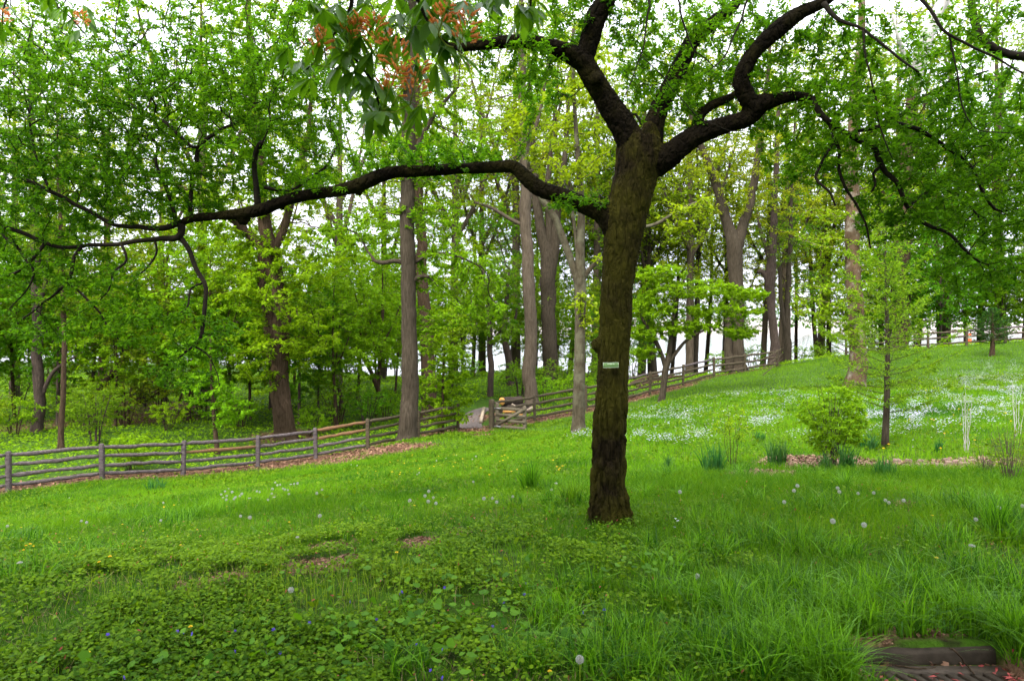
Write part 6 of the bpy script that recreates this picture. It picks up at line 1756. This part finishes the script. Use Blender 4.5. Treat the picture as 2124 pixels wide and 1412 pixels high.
clump('tall dark reed like clump near the right edge', 2068, 1112, 85, 70, 90, 'tuft', .008, 'grass_clump', .5)
clump('fine tall grass clump close left of the near trunk', 1185, 1050, 50, 70, 160, 'tuft', .006, 'grass_clump', .7)
clump('arching green leaves in the bed right of the larch', 1948, 938, 26, 28, 26)
clump('grey green bulb leaves in the lawn before the left fence', 322, 1016, 26, 60, 60, 'iris', .016, 'leaf_clump', .9)
# the round shrub, whippy shrubs, white stems, dry stalks
def shrub(label, px, py, top, wpx, nst, leaf, bark, n_att, D, per, ll, low=.3, seed=1, fol=True, name='shrub', spread=.5, sr=.006, thr=.42):
    r_ = np.random.default_rng(seed)
    q = gp(px, py); Y = q[1]; H = (py - top) / F * Y; R = wpx / 2 / F * Y
    root = empty(name, q, label, 'shrub')
    sk = Skel(); mb = MB()
    for k in range(nst):
        a = r_.uniform(0, 6.28); d = np.array([math.cos(a), math.sin(a), 0]); u = r_.uniform(.2, 1)
        hh = H * r_.uniform(.7, 1.0)
        c = np.array([[*(q + d * R * .22 * u - [0, 0, .05]), sr], [*(q + d * R * .5 * u * spread * 2 + [0, 0, hh * .5]), sr * .8], [*(q + d * R * .9 * u * spread * 2 + [0, 0, hh]), sr * .35]])
        rs = resample(c, H * .07); rs[1:, :3] += r_.normal(0, .012 * H, (len(rs) - 1, 3)) * .6
        V, Q, T = tube(rs[:, :3], rs[:, 3], 5); mb.add(V, Q, T); sk.chain(rs, -1)
    if fol:
        att = ellip(n_att, q + [0, 0, H * (low + 1) / 2], (R, R, H * (1 - low) / 2), H * .25, thr, seed)
        colonize(sk, att, D, D, 30, .3)
        pos, par, rad, grown, cnt = finish(sk, .0016)
        k = np.where(grown)[0]
        V, Q = sticks(pos[par[k]], pos[k], rad[k], rad[k]); mb.add(V, Q)
        C, Dv = leaf_sites(pos, par, grown, cnt, 7, int(per * 1.6), D, .8); n = len(C)
        L = rng.uniform(*ll, n); V, Q = kites(C, Dv, upn(n, .6), L, L * .5)
        mk('foliage', V, [Q], leaf, root, rng.uniform(0, 1, n))
    mb.build('stems', bark, root, smooth=True)
    return root
shrub('round leafy green shrub with many upright stems in the mulch bed', 1728, 972, 796, 136, 16, M['leaf_lime'], M['bark_dark'], 1000, .058, 12, (.026, .05), .14, 3, thr=.42)
shrub('thin open shrub with few stems left in the bed', 1518, 968, 830, 80, 7, M['leaf_lime'], M['bark_brown'], 90, .07, 5, (.025, .045), .3, 4, spread=.45, sr=.004)
shrub('white barked upright stems near the right edge of the bed', 2004, 938, 795, 46, 5, M['leaf_mid'], M['bark_white'], 60, .09, 3, (.02, .04), .5, 5, spread=.4, sr=.0055)
shrub('second group of pale stems at the far right', 2108, 905, 790, 50, 5, M['leaf_mid'], M['bark_white'], 30, .09, 3, (.02, .04), .4, 6, spread=.5, sr=.005)
shrub('bushy brownish green perennial with dry stalks at the right edge', 2095, 1000, 880, 90, 34, M['leaf_olive'], M['bark_pale'], 240, .06, 6, (.02, .045), .05, 7, spread=.6, sr=.003)
shrub('low brownish green perennial left of the dry stalks at right', 2045, 985, 915, 60, 22, M['leaf_olive'], M['bark_pale'], 120, .06, 6, (.02, .04), .05, 8, spread=.6, sr=.003)
# flat stones edging the bed
for k, (px, py, wpx) in enumerate(((1860, 962, 16), (1878, 970, 18), (1885, 961, 14), (1900, 972, 20), (1918, 970, 22), (1936, 968, 18), (1950, 973, 20), (1968, 966, 16), (1985, 964, 18), (2000, 968, 20), (2015, 962, 18), (2030, 960, 20), (1910, 964, 14), (1962, 960, 14), (2045, 966, 16), (1995, 958, 14))):
    q = gp(px, py); r = wpx / 2 / F * q[1]
    n = 9; a = np.arange(n) * 6.283 / n; rr = r * rng.uniform(.75, 1.2, n); th = rng.uniform(.03, .06)
    V = np.concatenate([np.column_stack([np.cos(a) * rr, np.sin(a) * rr * .7, np.full(n, -.03)]), np.column_stack([np.cos(a) * rr * .97, np.sin(a) * rr * .68, np.full(n, th * .7)]), np.column_stack([np.cos(a) * rr * .8, np.sin(a) * rr * .55, th + rng.normal(0, .005, n)]), [[0, 0, th * 1.05]]]) + q + [0, 0, .02]
    i = np.arange(n); j = (i + 1) % n
    Q = np.concatenate([np.stack([i, j, j + n, i + n], -1), np.stack([i + n, j + n, j + 2 * n, i + 2 * n], -1)])
    T = np.stack([np.full(n, 3 * n), i + 2 * n, j + 2 * n], -1)
    tag(mk('stone', V, [Q, T], M['stone'], None, None, False, origin=q), 'flat pinkish stone edging the mulch bed at right', 'stone', 'flat stones edging the bed')
print('objects', len(bpy.data.objects))
